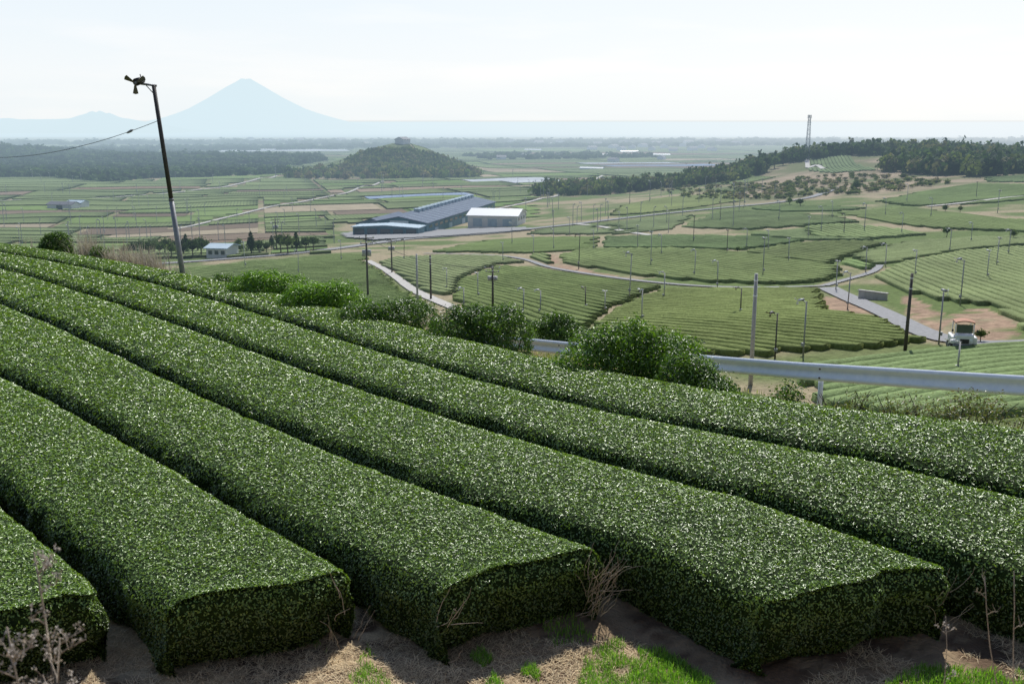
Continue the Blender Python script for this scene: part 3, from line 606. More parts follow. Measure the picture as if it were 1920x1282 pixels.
FL={'F1':'large wedge shaped tea field in the middle of the valley above the lane','F3b':'narrow tea field at the top of the right slope','F10':'tea field between the concrete path and the small poles','F11':'tea field below the row of roadside trees at left','F9':'tea field curving left of the small climbing lane','F8':'tea field in front of the white warehouse, left of the valley centre','F8b':'long thin tea field across the valley centre','F7':'tea field right beside the white warehouse','F5':'tea field right of the pale lane, below the dry hillside','F6':'small lens shaped tea field with steep rows','F6b':'tea field below the upper right pale lane','F4':'terraced tea field high on the right','F4b':'highest tea terrace at the right edge','F7b':'slanting tea field above the main road bend','F14':'rounded tea field on the ridge beside the tower','F15':'sliver of tea field under the ridge woods','F17':'thin tea field left of the lens shaped field','F18':'tiny tea plot at the bend of the narrow lane','F19':'thin tea strip under the main road where it climbs','F20':'little tea plot beside the short climbing lane'}
GRP={'F12':'tea rows below the harvester','F2b':'tea rows in the big field left of the farm road','F3':'tea rows on the right slope','F2a':'tea rows right of the concrete path'}
for (nm,poly,dr,spc,lab) in FIELDS:
    Wp=hits(poly); A_,B_=hits(dr); e=(B_-A_)[:2]; e/=np.linalg.norm(e); nn=np.array([-e[1],e[0]]); o2=Wp[:,:2].mean(0)
    le=(Wp[:,:2]-o2)@e; ln=(Wp[:,:2]-o2)@nn; dm=Wp[:,1].mean(); st=1.5 if dm<140 else (2.5 if dm<260 else 5)
    fieldt=rng.uniform(.82,1.12)*np.array([rng.uniform(.92,1.12),1,rng.uniform(.85,1.2)]); Vs=[];Fs=[];Ts=[];off=0; wid=spc/1.9
    for kk in np.arange(ln.min()+.5,ln.max(),spc):
        s=np.arange(le.min(),le.max(),st)+rng.uniform(0,st); x=o2[0]+e[0]*s+nn[0]*kk; y=o2[1]+e[1]*s+nn[1]*kk
        bend=.7*np.sin(s/45+len(poly)); x=x+nn[0]*bend; y=y+nn[1]*bend
        ok=pip(x,y,Wp)&road_d(x,y)
        for o_ in OCC: ok&=~pip(x,y,o_)
        d=np.diff(np.concatenate([[0],ok.astype(int),[0]])); st_,en=np.where(d==1)[0],np.where(d==-1)[0]
        for a0,b0 in zip(st_,en):
            if b0-a0<3: continue
            xs,ys=x[a0:b0],y[a0:b0]; zg=ground(xs,ys); wob=(vnoise(xs,ys,2.2,71)-.5)*.10; V=[]
            for (ox,oz) in SEC:
                j=(vnoise(xs*1.0+ox*3,ys,1.1,72)-.5)*.10
                V.append(np.stack([xs+nn[0]*(ox*wid+wob),ys+nn[1]*(ox*wid+wob),zg+oz+(j if oz>.3 else 0)],1))
            V=np.stack(V,1).reshape(-1,3); n_=len(xs); ns=len(SEC)
            I,J=np.meshgrid(np.arange(n_-1),np.arange(ns-1),indexing='ij'); b=(I*ns+J).ravel(); Fq=np.stack([b,b+1,b+ns+1,b+ns],1)
            l0=(n_-1)*ns; Fq=np.concatenate([Fq,[(0,6,5,1),(1,5,4,2),(l0,l0+1,l0+5,l0+6),(l0+1,l0+2,l0+4,l0+5)]],0)
            tt=TG*fieldt*rng.uniform(.92,1.08)*(.8+.4*vnoise(V[:,0],V[:,1],14,73))[:,None]
            if lab!='tea' and nind<295:
                nind+=1
                o=mesh_np('valley_tea_row',V,Fq,M['row'],tint=tt); tag(o,lab,'tea row',GRP[nm])
            else: Vs.append(V);Fs.append(Fq+off);Ts.append(tt);off+=len(V)
    OCC.append(Wp)
    if Vs:
        o=mesh_np('tea_field',np.concatenate(Vs),np.concatenate(Fs),M['row'],tint=np.concatenate(Ts))
        tag(o,FL.get(nm,'remaining parallel tea rows of the nearer valley field beside '+{'F2b':'the grey farm road','F3':'the right edge','F2a':'the concrete path','F12':'the rail'}.get(nm,'')),'tea field',kind='stuff')
print('individual rows',nind)
# ------------------------------------------------------------------ FORESTS
def crown_tmpl(seed,nq,conic=False):
    r=np.random.default_rng(seed); cl=r.normal(0,1,(9,3)); cl/=np.linalg.norm(cl,axis=1)[:,None]; cl*=r.uniform(.45,.75,(9,1)); cl[:,2]=np.abs(cl[:,2])*.8-.1
    ci=r.integers(0,9,nq); P=cl[ci]+r.normal(0,.24,(nq,3))
    if conic:
        h=r.random(nq); a=r.uniform(0,6.28,nq); rr=(1-h)**.8*.75*r.uniform(.6,1.1,nq); P=np.stack([np.cos(a)*rr,np.sin(a)*rr,h*2.0-.8],1)
    N=P/(np.linalg.norm(P,axis=1)[:,None]+1e-6)+r.normal(0,.5,(nq,3)); N/=np.linalg.norm(N,axis=1)[:,None]
    T=r.normal(0,1,(nq,3)); T-=N*(T*N).sum(1)[:,None]; T/=np.linalg.norm(T,axis=1)[:,None]; B=np.cross(N,T); s=(r.uniform(.16,.30,nq)*math.sqrt(90/nq))[:,None]
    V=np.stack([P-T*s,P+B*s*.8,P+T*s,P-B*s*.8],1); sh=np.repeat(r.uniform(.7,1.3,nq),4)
    th=np.linspace(0,2*np.pi,7)[:-1]; ph=np.linspace(.1,math.pi-.3,5); C_=[]
    for p in ph:
        for t in th:
            d=.62*r.uniform(.8,1.15)
            C_.append((math.sin(p)*math.cos(t)*d*(.8 if conic else 1),math.sin(p)*math.sin(t)*d*(.8 if conic else 1),math.cos(p)*d*(1.1 if conic else .85)))
    C_=np.array(C_); Fc=np.array([(i*6+j,(i+1)*6+j,(i+1)*6+(j+1)%6,i*6+(j+1)%6) for i in range(4) for j in range(6)])
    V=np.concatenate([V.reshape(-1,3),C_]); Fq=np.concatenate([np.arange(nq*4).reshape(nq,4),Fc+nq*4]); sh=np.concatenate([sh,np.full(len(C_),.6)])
    return V,Fq,sh
TM={q:[crown_tmpl(s,q) for s in range(4)] for q in (26,60,130)}
FORW=[]
def forest(name,poly,n,size,q,pal,label,seed,tmin=250,minw=True,hfac=.55,zs=(.85,1.3),band=None):
    r=np.random.default_rng(seed)
    if band:
        a=(r.uniform(band[0],band[1],n)-960)/F; d=r.uniform(band[2],band[3],n); W3=np.stack([a*d,d,ground(a*d,d)],1)
    else:
        a=np.array(poly,float); P=np.zeros((0,2))
        while len(P)<n:
            X=r.uniform(a[:,0].min(),a[:,0].max(),n);Y=r.uniform(a[:,1].min(),a[:,1].max(),n); m=pip(X,Y,poly); P=np.concatenate([P,np.stack([X[m],Y[m]],1)])
        W3=hits(P[:n],tmin=tmin,n=700)
        if minw: FORW.append(hits(poly,tmin=tmin,n=700))
    pal=np.array(pal)*1.25; Vs=[];Fs=[];Ts=[];off=0
    for w in W3:
        V,Fq,sh=TM[q][r.integers(4)]; s=size*r.uniform(.65,1.25); an=r.uniform(0,6.28); R=np.array([[math.cos(an),-math.sin(an),0],[math.sin(an),math.cos(an),0],[0,0,1]])
        v=V@R.T*np.array([s,s,s*r.uniform(*zs)])+w+np.array([0,0,s*hfac]); c=pal[r.integers(len(pal))]*r.uniform(.8,1.2)
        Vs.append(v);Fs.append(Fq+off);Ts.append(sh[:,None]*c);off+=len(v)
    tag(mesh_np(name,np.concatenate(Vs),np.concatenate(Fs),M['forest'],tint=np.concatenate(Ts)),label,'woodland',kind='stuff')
FD=[(.045,.075,.030),(.065,.100,.035),(.04,.065,.030)]; FB=[(.08,.11,.04),(.12,.14,.05),(.06,.09,.035),(.15,.14,.08)]; FX=[(.11,.15,.05),(.17,.18,.07),(.18,.15,.09),(.07,.10,.04)]
forest('woodland',[(655,328),(645,318),(665,300),(700,290),(760,288),(830,302),(870,318),(885,330),(800,334),(700,334)],900,6.2,60,FB,'wooded dome shaped hill in the centre of the plain',1,tmin=900)
forest('woodland',[(540,335),(540,326),(640,316),(700,325),(900,324),(900,333),(700,338)],240,5.2,60,FX,'scrubby light wood around the foot of the dome hill',2,tmin=900)
forest('woodland',[(-150,345),(-150,292),(0,292),(250,304),(480,315),(545,320),(545,326),(460,330),(300,335),(200,343),(100,333),(0,334)],1700,6.5,26,FD,'dark wood covering the left side of the plain',3,tmin=900,hfac=.4,zs=(.6,1.0))
forest('woodland',[(-150,300),(-150,272),(0,272),(120,281),(300,288),(560,294),(620,300),(560,312),(300,305)],1700,9,26,FD,'dark wooded hills behind the left plain',4,tmin=1200,hfac=.35,zs=(.6,.95))
forest('woodland',[(-150,284),(700,272),(1400,269),(2050,269),(2050,274),(1400,275),(700,280),(-150,292)],1500,14,26,FD,'distant strips of woodland on the plain',5,tmin=2300,minw=False,zs=(.5,.8),hfac=.3)
forest('woodland',[(-150,268),(2050,262),(2050,266),(-150,274)],1200,22,26,FD,'farthest tree line before the sea',6,tmin=3300,minw=False,zs=(.4,.7),hfac=.2)
forest('woodland',[(860,292),(1000,288),(1150,290),(1250,296),(1100,300),(900,300)],260,9,26,FD,'thin wood behind the fields right of the dome hill',7,tmin=1500,minw=False,zs=(.5,.9),hfac=.3)
forest('woodland',[(1005,368),(1005,356),(1060,350),(1150,352),(1250,346),(1310,340),(1400,328),(1400,338),(1250,354),(1130,366)],300,4.8,130,FX+FB,'green wood strip at the foot of the ridge',8,tmin=350)
forest('woodland',[(1660,322),(1680,300),(1700,290),(1800,292),(1990,298),(2100,300),(2100,318),(1920,326),(1840,332),(1740,328)],420,6.0,130,FD+FB,'dense evergreen wood along the right ridge',9,tmin=350)
forest('woodland',None,330,6.2,130,FD+FB,'evergreen wood on the ridge crest around the lattice tower',11,band=(1385,2060,708,775))
forest('woodland',None,90,5.2,130,FD+FB,'wood on the low end of the ridge left of the tower',12,band=(1290,1430,660,760))
forest('woodland',[(1230,356),(1350,345),(1450,345),(1500,335),(1620,328),(1720,335),(1780,345),(1700,358),(1600,365),(1450,375),(1300,376)],380,1.7,60,[(.24,.20,.13),(.14,.16,.06),(.12,.15,.05),(.20,.20,.10)],'low mixed scrub on the hillside below the ridge',10,tmin=350,minw=False,zs=(.5,.9))
# ------------------------------------------------------------------ FAR PARCELS
exbox=hits([(640,452),(640,436),(700,410),(800,400),(930,400),(1010,415),(1010,436),(900,445),(700,460)])
th=math.radians(14); er=np.array([math.cos(th),math.sin(th)]); nrr=np.array([-math.sin(th),math.cos(th)])
PT=[];PL=[]
def bsp(a0,a1,b0,b1):
    ca,cb=(a0+a1)/2,(b0+b1)/2; d=max(250,cb); mw=max(55,d*.16); mh=max(28,d*.085); w,h=a1-a0,b1-b0
    if w>mw*random.uniform(.8,1.5) and w/mw>=h/mh: t=random.uniform(.35,.65); bsp(a0,a0+w*t,b0,b1); bsp(a0+w*t,a1,b0,b1); return
    if h>mh*random.uniform(.7,1.5): t=random.uniform(.35,.65); bsp(a0,a1,b0,b0+h*t); bsp(a0,a1,b0+h*t,b1); return
    g=1.2+d*.0008; a0+=g;a1-=g;b0+=g;b1-=g
    if a1-a0<6 or b1-b0<6:return
    q=random.random(); tea=q<.68
    if tea: col=np.array([.180,.225,.095])*random.uniform(.8,1.12); off=.62
    else:
        col=np.array(random.choice([(.22,.16,.11),(.27,.21,.15),(.38,.32,.22),(.18,.25,.08),(.15,.22,.07),(.20,.155,.11),(.19,.26,.09)] if q<.96 or d<600 else [(.24,.30,.40),(.50,.53,.55)]))*random.uniform(.85,1.1); off=.2
    cs=max(5,d*.014); nx=max(2,int((a1-a0)/cs)+1); ny=max(2,int((b1-b0)/cs)+1); A,B=np.meshgrid(np.linspace(a0,a1,nx),np.linspace(b0,b1,ny),indexing='ij')
    X=A*er[0]+B*nrr[0];Y=A*er[1]+B*nrr[1]; cx=(X[:-1,:-1]+X[1:,1:])/2;cy=(Y[:-1,:-1]+Y[1:,1:])/2
    aa=cx/np.maximum(cy,1); px=960+aa*F*.985
    ok=(cy>280)&(cy<4600)&(abs(aa)<.68)
    ok&=~((px>1080)&(cy<1000)); ok&=~((px>620)&(px<=1080)&(cy<450)); ok&=~((px>1000)&(cy<700))
    if not ok.any():return
    for o_ in OCC+FORW+[exbox]: ok&=~pip(cx,cy,o_)
    ok&=road_d(cx.ravel(),cy.ravel(),cs*.5).reshape(cx.shape)
    if not ok.any():return
    I,J=np.meshgrid(np.arange(nx-1),np.arange(ny-1),indexing='ij'); b=(I*ny+J)[ok]; Fq=np.stack([b,b+ny,b+ny+1,b+1],1); Z=ground(X,Y)+off+.0004*Y
    V=np.stack([X,Y,Z],-1).reshape(-1,3); along=random.random()<.6
    T=np.concatenate([np.tile(col,(len(V),1)),((B if along else A)).reshape(-1,1)],1)
    if tea:
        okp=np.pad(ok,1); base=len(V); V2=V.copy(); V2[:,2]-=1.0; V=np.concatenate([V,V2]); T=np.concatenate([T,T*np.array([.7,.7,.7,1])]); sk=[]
        for i,j in zip(*np.where(ok)):
            v00=i*ny+j; v10=v00+ny; v11=v10+1; v01=v00+1
            if not okp[i+1,j]: sk.append((v00,v10,v10+base,v00+base))
            if not okp[i+1,j+2]: sk.append((v11,v01,v01+base,v11+base))
            if not okp[i,j+1]: sk.append((v01,v00,v00+base,v01+base))
            if not okp[i+2,j+1]: sk.append((v10,v11,v11+base,v10+base))
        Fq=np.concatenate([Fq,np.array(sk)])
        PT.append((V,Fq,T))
    else: PL.append((V,Fq,T))
bsp(-2600,3200,150,4700)
V,Fa,T=join_arr(PT); tag(mesh_np('distant_tea_fields',V,Fa,M['fartea'],tint=T),'patchwork of distant tea fields across the plain','tea field',kind='stuff')
V,Fa,T=join_arr(PL); tag(mesh_np('distant_bare_fields',V,Fa,M['farland'],tint=T),'patchwork of ploughed and dry plots across the plain',kind='structure')
# ------------------------------------------------------------------ TREES
def tree_tmpl(seed,h,conic,pal,nq=420):
    r=np.random.default_rng(seed); root=bpy.data.objects.new('roadside_tree',None); COL.objects.link(root)
    t=MB(); t.tube([(0,0,-.3),(.05*h*.2,0,h*.3),(0,.02*h,h*.62),(0,0,h*.85)],[h*.028,h*.022,h*.014,h*.006],7)
    for i in range(6):
        a=r.uniform(0,6.28); z=h*r.uniform(.3,.65); t.tube([(0,0,z),(h*.13*math.cos(a),h*.13*math.sin(a),z+h*.10),(h*.22*math.cos(a),h*.22*math.sin(a),z+h*.2)],[h*.012,h*.007,h*.003],5)
    t.build('trunk',M['bark'],root)
    V,Fq,sh=crown_tmpl(seed,nq,conic); V=V*np.array([h*.34,h*.34,h*.38])+np.array([0,0,h*.56 if not conic else h*.54])
    mesh_np('crown',V,Fq,M['forest'],root,tint=sh[:,None]*np.array(pal)*1.3,world=False); return root
T1=tree_tmpl(1,7,False,(.07,.105,.038)); T2=tree_tmpl(2,7,True,(.05,.08,.032)); T3=tree_tmpl(3,6,False,(.11,.15,.05)); T4=tree_tmpl(5,7,False,(.05,.08,.03))
used={}
def put_tree(t,px,py,h,label,group,tmin=100):
    w=hit(px,py,tmin=tmin); o=t if t.name not in used else copy_tree(t); used[t.name]=1
    o.location=tuple(w); s=h/7; o.scale=(s*random.uniform(.9,1.3),s*random.uniform(.9,1.3),s); o.rotation_euler=(0,0,random.uniform(0,6.28)); tag(o,label,'tree',group); return o
for i,(px,py,h) in enumerate([(250,482,6),(280,484,7),(300,480,5.5),(322,484,7),(345,480,6),(362,484,7.5),(378,482,8),(398,478,5),(452,477,5),(472,480,8),(486,478,6),(500,477,5),(527,475,8),(540,477,9),(556,474,7),(574,472,6),(588,470,6),(330,478,6),(448,468,5.5),(510,468,5),(265,478,6),(290,476,6),(310,478,7),(235,480,5),(350,476,7),(370,474,6)]):
    put_tree([T4,T1,T1,T3,T2][i%5],px,py,h*.88,'dark garden tree in the row beside the main road at left','trees beside the main road at left',200)
for i,(px,py,h) in enumerate([(1025,366,8),(1048,362,9),(1090,362,8),(1120,360,9),(1162,362,13),(1186,356,12),(1210,350,12),(1234,350,12),(1265,346,11),(1290,342,12),(1350,337,12),(1382,332,12),(1420,328,12),(1437,322,12),(1452,316,11),(1468,310,11)]):
    put_tree([T1,T4,T3][i%3],px,py,h,'rounded tree standing out along the foot of the ridge','trees along the foot of the ridge',350)
for i,(px,py,h,lb) in enumerate([(1383,476,2.2,'small dark bush at the end of a middle tea field'),(1772,400,3.2,'left of two round brown bushes on the upper right terrace'),(1800,400,3.2,'right of two round brown bushes on the upper right terrace'),(1775,445,3,'round bush on the right slope'),(1900,450,3,'round bush at the right edge above the tea rows'),(1605,360,6,'leafy tree at the foot of the upper right fields'),(1480,386,4.5,'low brown tree where the main road climbs'),(1500,389,4,'low scrubby tree right beside the brown one on the climbing road'),(1838,642,1.6,'round dry bush just right of the harvester')]):
    put_tree([T3,T1][i%2],px,py,h,lb,None,75)
# ------------------------------------------------------------------ FACTORY BUILDINGS
def gable(name,x,y,z,L,Wd,H,rise,rz,wm,rm,label,over=.6,cat='building'):
    root=empty(name,(x,y,z),label,cat,rz=rz)
    b=MB(); hw,hl=Wd/2,L/2; b.add([(-hw,-hl,-2),(hw,-hl,-2),(hw,hl,-2),(-hw,hl,-2),(-hw,-hl,H),(hw,-hl,H),(hw,hl,H),(-hw,hl,H),(0,-hl,H+rise),(0,hl,H+rise)],[(0,1,5,8,4),(2,3,7,9,6),(1,2,6,5),(3,0,4,7),(4,8,9,7),(8,5,6,9)]); b.build('wall',wm,root)
    b=MB(); t=.25; ow=hw+over; oh=H-rise*over/hw
    for s in(-1,1):
        b.add([(0,-hl-over,H+rise+.05),(s*ow,-hl-over,oh+.05),(s*ow,hl+over,oh+.05),(0,hl+over,H+rise+.05),(0,-hl-over,H+rise+.05+t),(s*ow,-hl-over,oh+.05+t),(s*ow,hl+over,oh+.05+t),(0,hl+over,H+rise+.05+t)],[(0,1,2,3),(7,6,5,4),(0,4,5,1),(2,6,7,3),(1,5,6,2)])
    roof=b.build('roof',rm,root); return root,roof
rz=-math.atan2(24,100)
cx,cy=-31,432
zf=float(ground(cx,cy))+.3
root,roof=gable('tea_factory',cx,cy,zf,104,22,5.2,2.2,rz,M['teal'],M['roofblue'],'long teal walled tea factory with a row of roof vents')
for i in range(16):
    v=MB(); yy=-30+i*5.2; v.box((0,yy,7.9),(2.4,2.6,1.1),.15); v.box((0,yy,8.7),(2.8,3.2,.25)); v.build('roof_vent',M['paleroof'],roof)
for i in range(15):
    b=MB(); yy=-47+i*6.7; b.box((11.06,yy,3.7),(.1,3.8,1.0)); b.build('window',M['glass'],root)
for i in range(5):
    b=MB(); yy=-40+i*19; b.box((11.07,yy,1.3),(.12,4.4,2.6)); b.build('door',M['paleroof'],root)
for i in range(17):
    b=MB(); yy=-50+i*6.3
    b.add([(.8,yy,7.60),(11.3,yy,5.50),(11.3,yy+.4,5.50),(.8,yy+.4,7.60)],[(0,1,2,3)]); b.build('roof_rib',M['paleroof'],roof)
b=MB(); b.box((0,-52.15,5.2),(7.5,.2,1.6)); sg=b.build('sign_panel',M['whitep'],root)
for i in range(4):
    b=MB(); b.box((-8+i*5.3,-52.1,3.2),(3.2,.12,1.1)); b.build('window',M['glass'],root)
ax,ay=-51,402
root,roof=gable('factory_wing',ax,ay,float(ground(ax,ay))+.3,30,13,4.3,1.9,rz,M['teal'],M['roofblue'],'lower teal gabled wing on the left of the tea factory')
for i in range(3):
    b=MB(); b.box((-4+i*4,-15.1,2.8),(2.6,.12,1.2)); b.build('window',M['glass'],root)
ax,ay=-46,372
root,roof=gable('loading_canopy',ax,ay,float(ground(ax,ay))+.3,9,25,2.9,.7,rz+.05,M['teal'],M['paleroof'],'low pale roofed loading building in front of the factory')
for i in range(5):
    b=MB(); b.box((-10+i*5,-4.6,1.3),(3.8,.15,2.4)); b.build('loading_bay',M['glass'],root)
ax,ay=-6,402
root,roof=gable('white_warehouse',ax,ay,float(ground(ax,ay))+.3,20,17,4.2,2.0,math.radians(78),M['wallw'],M['whitep'],'white gabled warehouse right of the tea factory')
for i in range(3):
    b=MB(); b.box((-8.56,-6+i*6,1.6),(.12,3.6,3.0)); b.build('door',M['paleroof'],root)
for i in range(3):
    b=MB(); b.box((-5+i*5,-10.06,2.9),(2.2,.12,1.1)); b.build('window',M['glass'],root)
root,roof=gable('small_house',*(hit(418,482,tmin=150)+np.array([0,0,.2])),6,8,2.7,.8,1.4,M['wallw'],M['paleroof'],'small pale house among the roadside trees')
for i in range(3):
    b=MB(); b.box((-4.05,-2+i*1.9,1.6),(.1,1.1,1.1)); b.build('window',M['glass'],root)
root,roof=gable('farm_shed',*hit(120,392,tmin=150),16,8,2.8,1.4,1.35,M['wallw'],M['tile'],'left dark roofed farm shed on the left plain')
b=MB(); b.box((-4.06,0,1.3),(.12,4,2.4)); b.build('door',M['glass'],root)
root,roof=gable('farm_shed',*hit(146,390,tmin=150),10,8,3.2,1.2,1.35,M['wallw'],M['paleroof'],'pale roofed farm shed right beside the dark roofed one')
b=MB(); b.box((-4.06,0,1.4),(.12,3,2.4)); b.build('door',M['glass'],root)
tm,rf=gable('distant_house',0,0,0,12,9,4,2,0,M['wallw'],M['tile'],'x'); tm2,_=gable('distant_greenhouse',0,0,0,40,9,2.2,1.6,0,M['paleroof'],M['whitep'],'x')
r=random.Random(5)
HP=[(1110,282),(1150,279),(1165,283),(1185,280),(1205,277),(1222,283),(1245,279),(1262,285),(1280,276),(1298,283),(1315,279),(1335,284),(1120,274),(1170,272),(1230,273),(1290,271),(440,267),(470,266),(500,269),(530,268),(560,267),(600,268),(640,267),(960,270),(1010,272),(1050,270),(700,268),(755,270),(1380,273),(1350,270),(1180,296),(1240,300),(1150,305),(980,296),(940,300)]
for i,(px,py) in enumerate(HP):
    w=hit(px,py,tmin=1000); o=tm if i==0 else copy_tree(tm); o.location=tuple(w); s=max(1,w[1]/2000)*1.4; o.scale=(s,s,s); o.rotation_euler=(0,0,r.uniform(0,3.1)); tag(o,'tiny pale house in the distant village on the plain','house','distant houses on the plain')
for i,(px,py) in enumerate([(1135,292),(1110,318),(1180,286),(500,283),(420,300),(640,318),(700,310),(1240,292),(1000,283),(300,318)]):
    w=hit(px,py,tmin=900); o=tm2 if i==0 else copy_tree(tm2); o.location=tuple(w); s=max(1,w[1]/1800)*.8; o.scale=(s,s,s); o.rotation_euler=(0,0,1.3+r.uniform(-.3,.3)); tag(o,'long low white greenhouse on the distant plain','greenhouse','white greenhouses on the plain')
root,roof=gable('hill_house',*hit(1488,301,tmin=400),14,9,6,2,1.5,M['wallw'],M['tile'],'grey building half hidden by trees on the ridge near the tower')
b=MB(); b.box((-4.56,0,2.5),(.12,8,1.4)); b.build('window',M['glass'],root)
# ------------------------------------------------------------------ LATTICE TOWER
w=hit(1513,300,tmin=400); yT=w[1]; zt=ray(1513,216)[2]/ray(1513,216)[1]*yT; Ht=zt-w[2]
root=empty('lattice_tower',(w[0],w[1],w[2]),'tall steel lattice communication tower on the wooded ridge','tower')
b=MB(); lv=9
def cr(k): t=k/lv; return 1.5*(1-t)+.7*t
for sx,sy in((-1,-1),(1,-1),(1,1),(-1,1)):
    l=MB(); l.tube([(sx*cr(0),sy*cr(0),-.5),(sx*cr(lv),sy*cr(lv),Ht-2)],.12,5); l.build('leg',M['polegrey'],root)
cn=[(-1,-1),(1,-1),(1,1),(-1,1)]
for k in range(lv):
    z0,z1=(Ht-2)*k/lv,(Ht-2)*(k+1)/lv
    for i in range(4):
        a,c=cn[i],cn[(i+1)%4]; b.tube([(a[0]*cr(k),a[1]*cr(k),z0),(c[0]*cr(k+1),c[1]*cr(k+1),z1)],.06,4); b.tube([(c[0]*cr(k),c[1]*cr(k),z0),(a[0]*cr(k+1),a[1]*cr(k+1),z1)],.06,4); b.tube([(a[0]*cr(k+1),a[1]*cr(k+1),z1),(c[0]*cr(k+1),c[1]*cr(k+1),z1)],.06,4)
b.build('bracing',M['polegrey'],root)
b=MB(); b.box((0,0,Ht-2),(2.4,2.4,.2)); b.box((0,0,Ht-5),(2.4,2.4,.2)); b.build('platform',M['polegrey'],root)
for i in range(6):
    a=i*1.05; b=MB(); b.box((1.15*math.cos(a),1.15*math.sin(a),Ht-.9),(.3,.3,2.0),.05); b.build('antenna',M['polegrey'],root)
b=MB(); b.tube([(0,0,Ht-2),(0,0,Ht)],.1,5); b.build('mast',M['polegrey'],root)
# ------------------------------------------------------------------ FROST FANS AND POLES
def fan_parts(root,top,scale=1,rz=0,yel=True):
    R=Matrix.Rotation(rz,3,'Z')
    def P(x,y,z): v=R@Vector((x*scale,y*scale,z*scale)); return (top[0]+v[0],top[1]+v[1],top[2]+v[2])
    b=MB(); b.tube([P(.12,0,-.02),P(-.55,0,.06)],.045*scale,8); b.tube([P(0,0,-.35),P(-.3,0,.02)],.02*scale,6); b.build('arm',M['polegrey'],root,smooth=True)
    b=MB(); b.tube([P(-.42,.16,.20),P(-.62,-.22,.10)],[.13*scale,.15*scale],12); b.tube([P(-.62,-.22,.10),P(-.65,-.28,.09)],.10*scale,10); b.build('motor',M['black'] if yel else M['polegrey'],root,smooth=True)
    b=MB(); b.tube([P(-.62,-.30,.08),P(-.64,-.38,.06)],.05*scale,8); b.build('hub',M['polegrey'],root,smooth=True)
    c=Vector((-.64,-.36,.07))
    for k in range(3):
        a=k*2.094+.5; d=Vector((math.cos(a),0,math.sin(a))); e=Vector((-math.sin(a),.35,math.cos(a))); q=[c+d*.06+e*.03,c+d*.06-e*.03,c+d*.40-e*.10,c+d*.43,c+d*.40+e*.10]
        b=MB(); n=Vector((0,.012,0)); vs=[P(*(p)) for p in q]+[P(*(p+n)) for p in q]; b.add(vs,[(0,1,2,3,4),(9,8,7,6,5)]+[(i,(i+1)%5,(i+1)%5+5,i+5) for i in range(5)]); b.build('blade',M['yellow'] if yel else M['whitep'],root)
def big_pole():
    e=hit(345,512,surf=top_surf,tmin=3,tmax=120,n=1500); u,v=UV(e[0],e[1]); x,y=XY(u,v+.9); R=ray(345,512); x=R[0]/R[1]*y; z=float(ground(x,y)); R2=ray(288,160)
    tx,tz=R2[0]/R2[1]*y,R2[2]/R2[1]*y; root=empty('frost_fan',(x,y,z),'tall leaning grey frost fan pole with dark fan head at the upper left','frost fan')
    ph=tz-z; s=ph/7.5; top=Vector((tx-x,0,ph)); dn=-top*.06
    b=MB(); b.tube([dn,top*.45],[.105*s,.09*s],12); b.build('pole_lower',M['polegrey'],root,smooth=True)
    b=MB(); b.tube([top*.45,top*.46],[.10*s,.10*s],12); b.build('collar',M['polegrey'],root,smooth=True)
    b=MB(); b.tube([top*.46,top],[.082*s,.072*s],12); b.build('pole_upper',M['poledark'],root,smooth=True)
    fan_parts(root,top,s*.92,.25)
    b=MB(); b.tube([top+Vector((-.40,0,.16))*s,top+Vector((-.46,0,.38))*s],.018*s,6); b.build('sensor_rod',M['poledark'],root)
    return x,y,z,top
bx,by,bz,btop=big_pole()
att=Vector((bx,by,bz))+btop*.835
c=MB(); far=Vector(ray(-150,275)*60); pts=[]
for i in range(25):
    t=i/24; p=att.lerp(far,t); p.z-=4*t*(1-t)*1.0; pts.append(p)
c.tube(pts,.012,5); o=c.build('overhead_cable',M['wire']); tag(o,'sagging black cable running from the leaning fan pole off to the left','cable')
b=MB(); q=pts[2]; b.tube([q+Vector((.14,0,.07)),q+Vector((.06,0,.03)),q+Vector((-.08,0,-.04)),q+Vector((-.14,0,-.07))],[.015,.055,.045,.015],8); tag(b.build('cable_insulator',M['poleconc'],smooth=True),'small pale insulator on the cable beside the leaning pole','insulator')
def fan_tmpl(pm,yel,name='frost_fan'):
    root=bpy.data.objects.new(name,None); COL.objects.link(root); b=MB(); b.tube([(0,0,-.6),(0,0,7)],[.085,.065],8); b.build('pole',pm,root,smooth=True); fan_parts(root,Vector((0,0,7)),1.15,0,yel)
    b=MB(); b.box((0,-.16,1.4),(.32,.18,.45),.02); b.build('control_box',M['polegrey'],root); return root
FT=[fan_tmpl(M['polegrey'],False),fan_tmpl(M['poleconc'],False),fan_tmpl(M['poledark'],True)]
def plain_tmpl(pm):
    root=bpy.data.objects.new('utility_pole',None); COL.objects.link(root); b=MB(); b.tube([(0,0,-.6),(0,0,9)],[.18,.13],10); b.build('pole',pm,root,smooth=True)
    for z in (8.4,7.2):
        b=MB(); b.tube([(0,0,z),(0,0,z+.1)],.16,10); b.build('band',M['galv'],root)
    return root
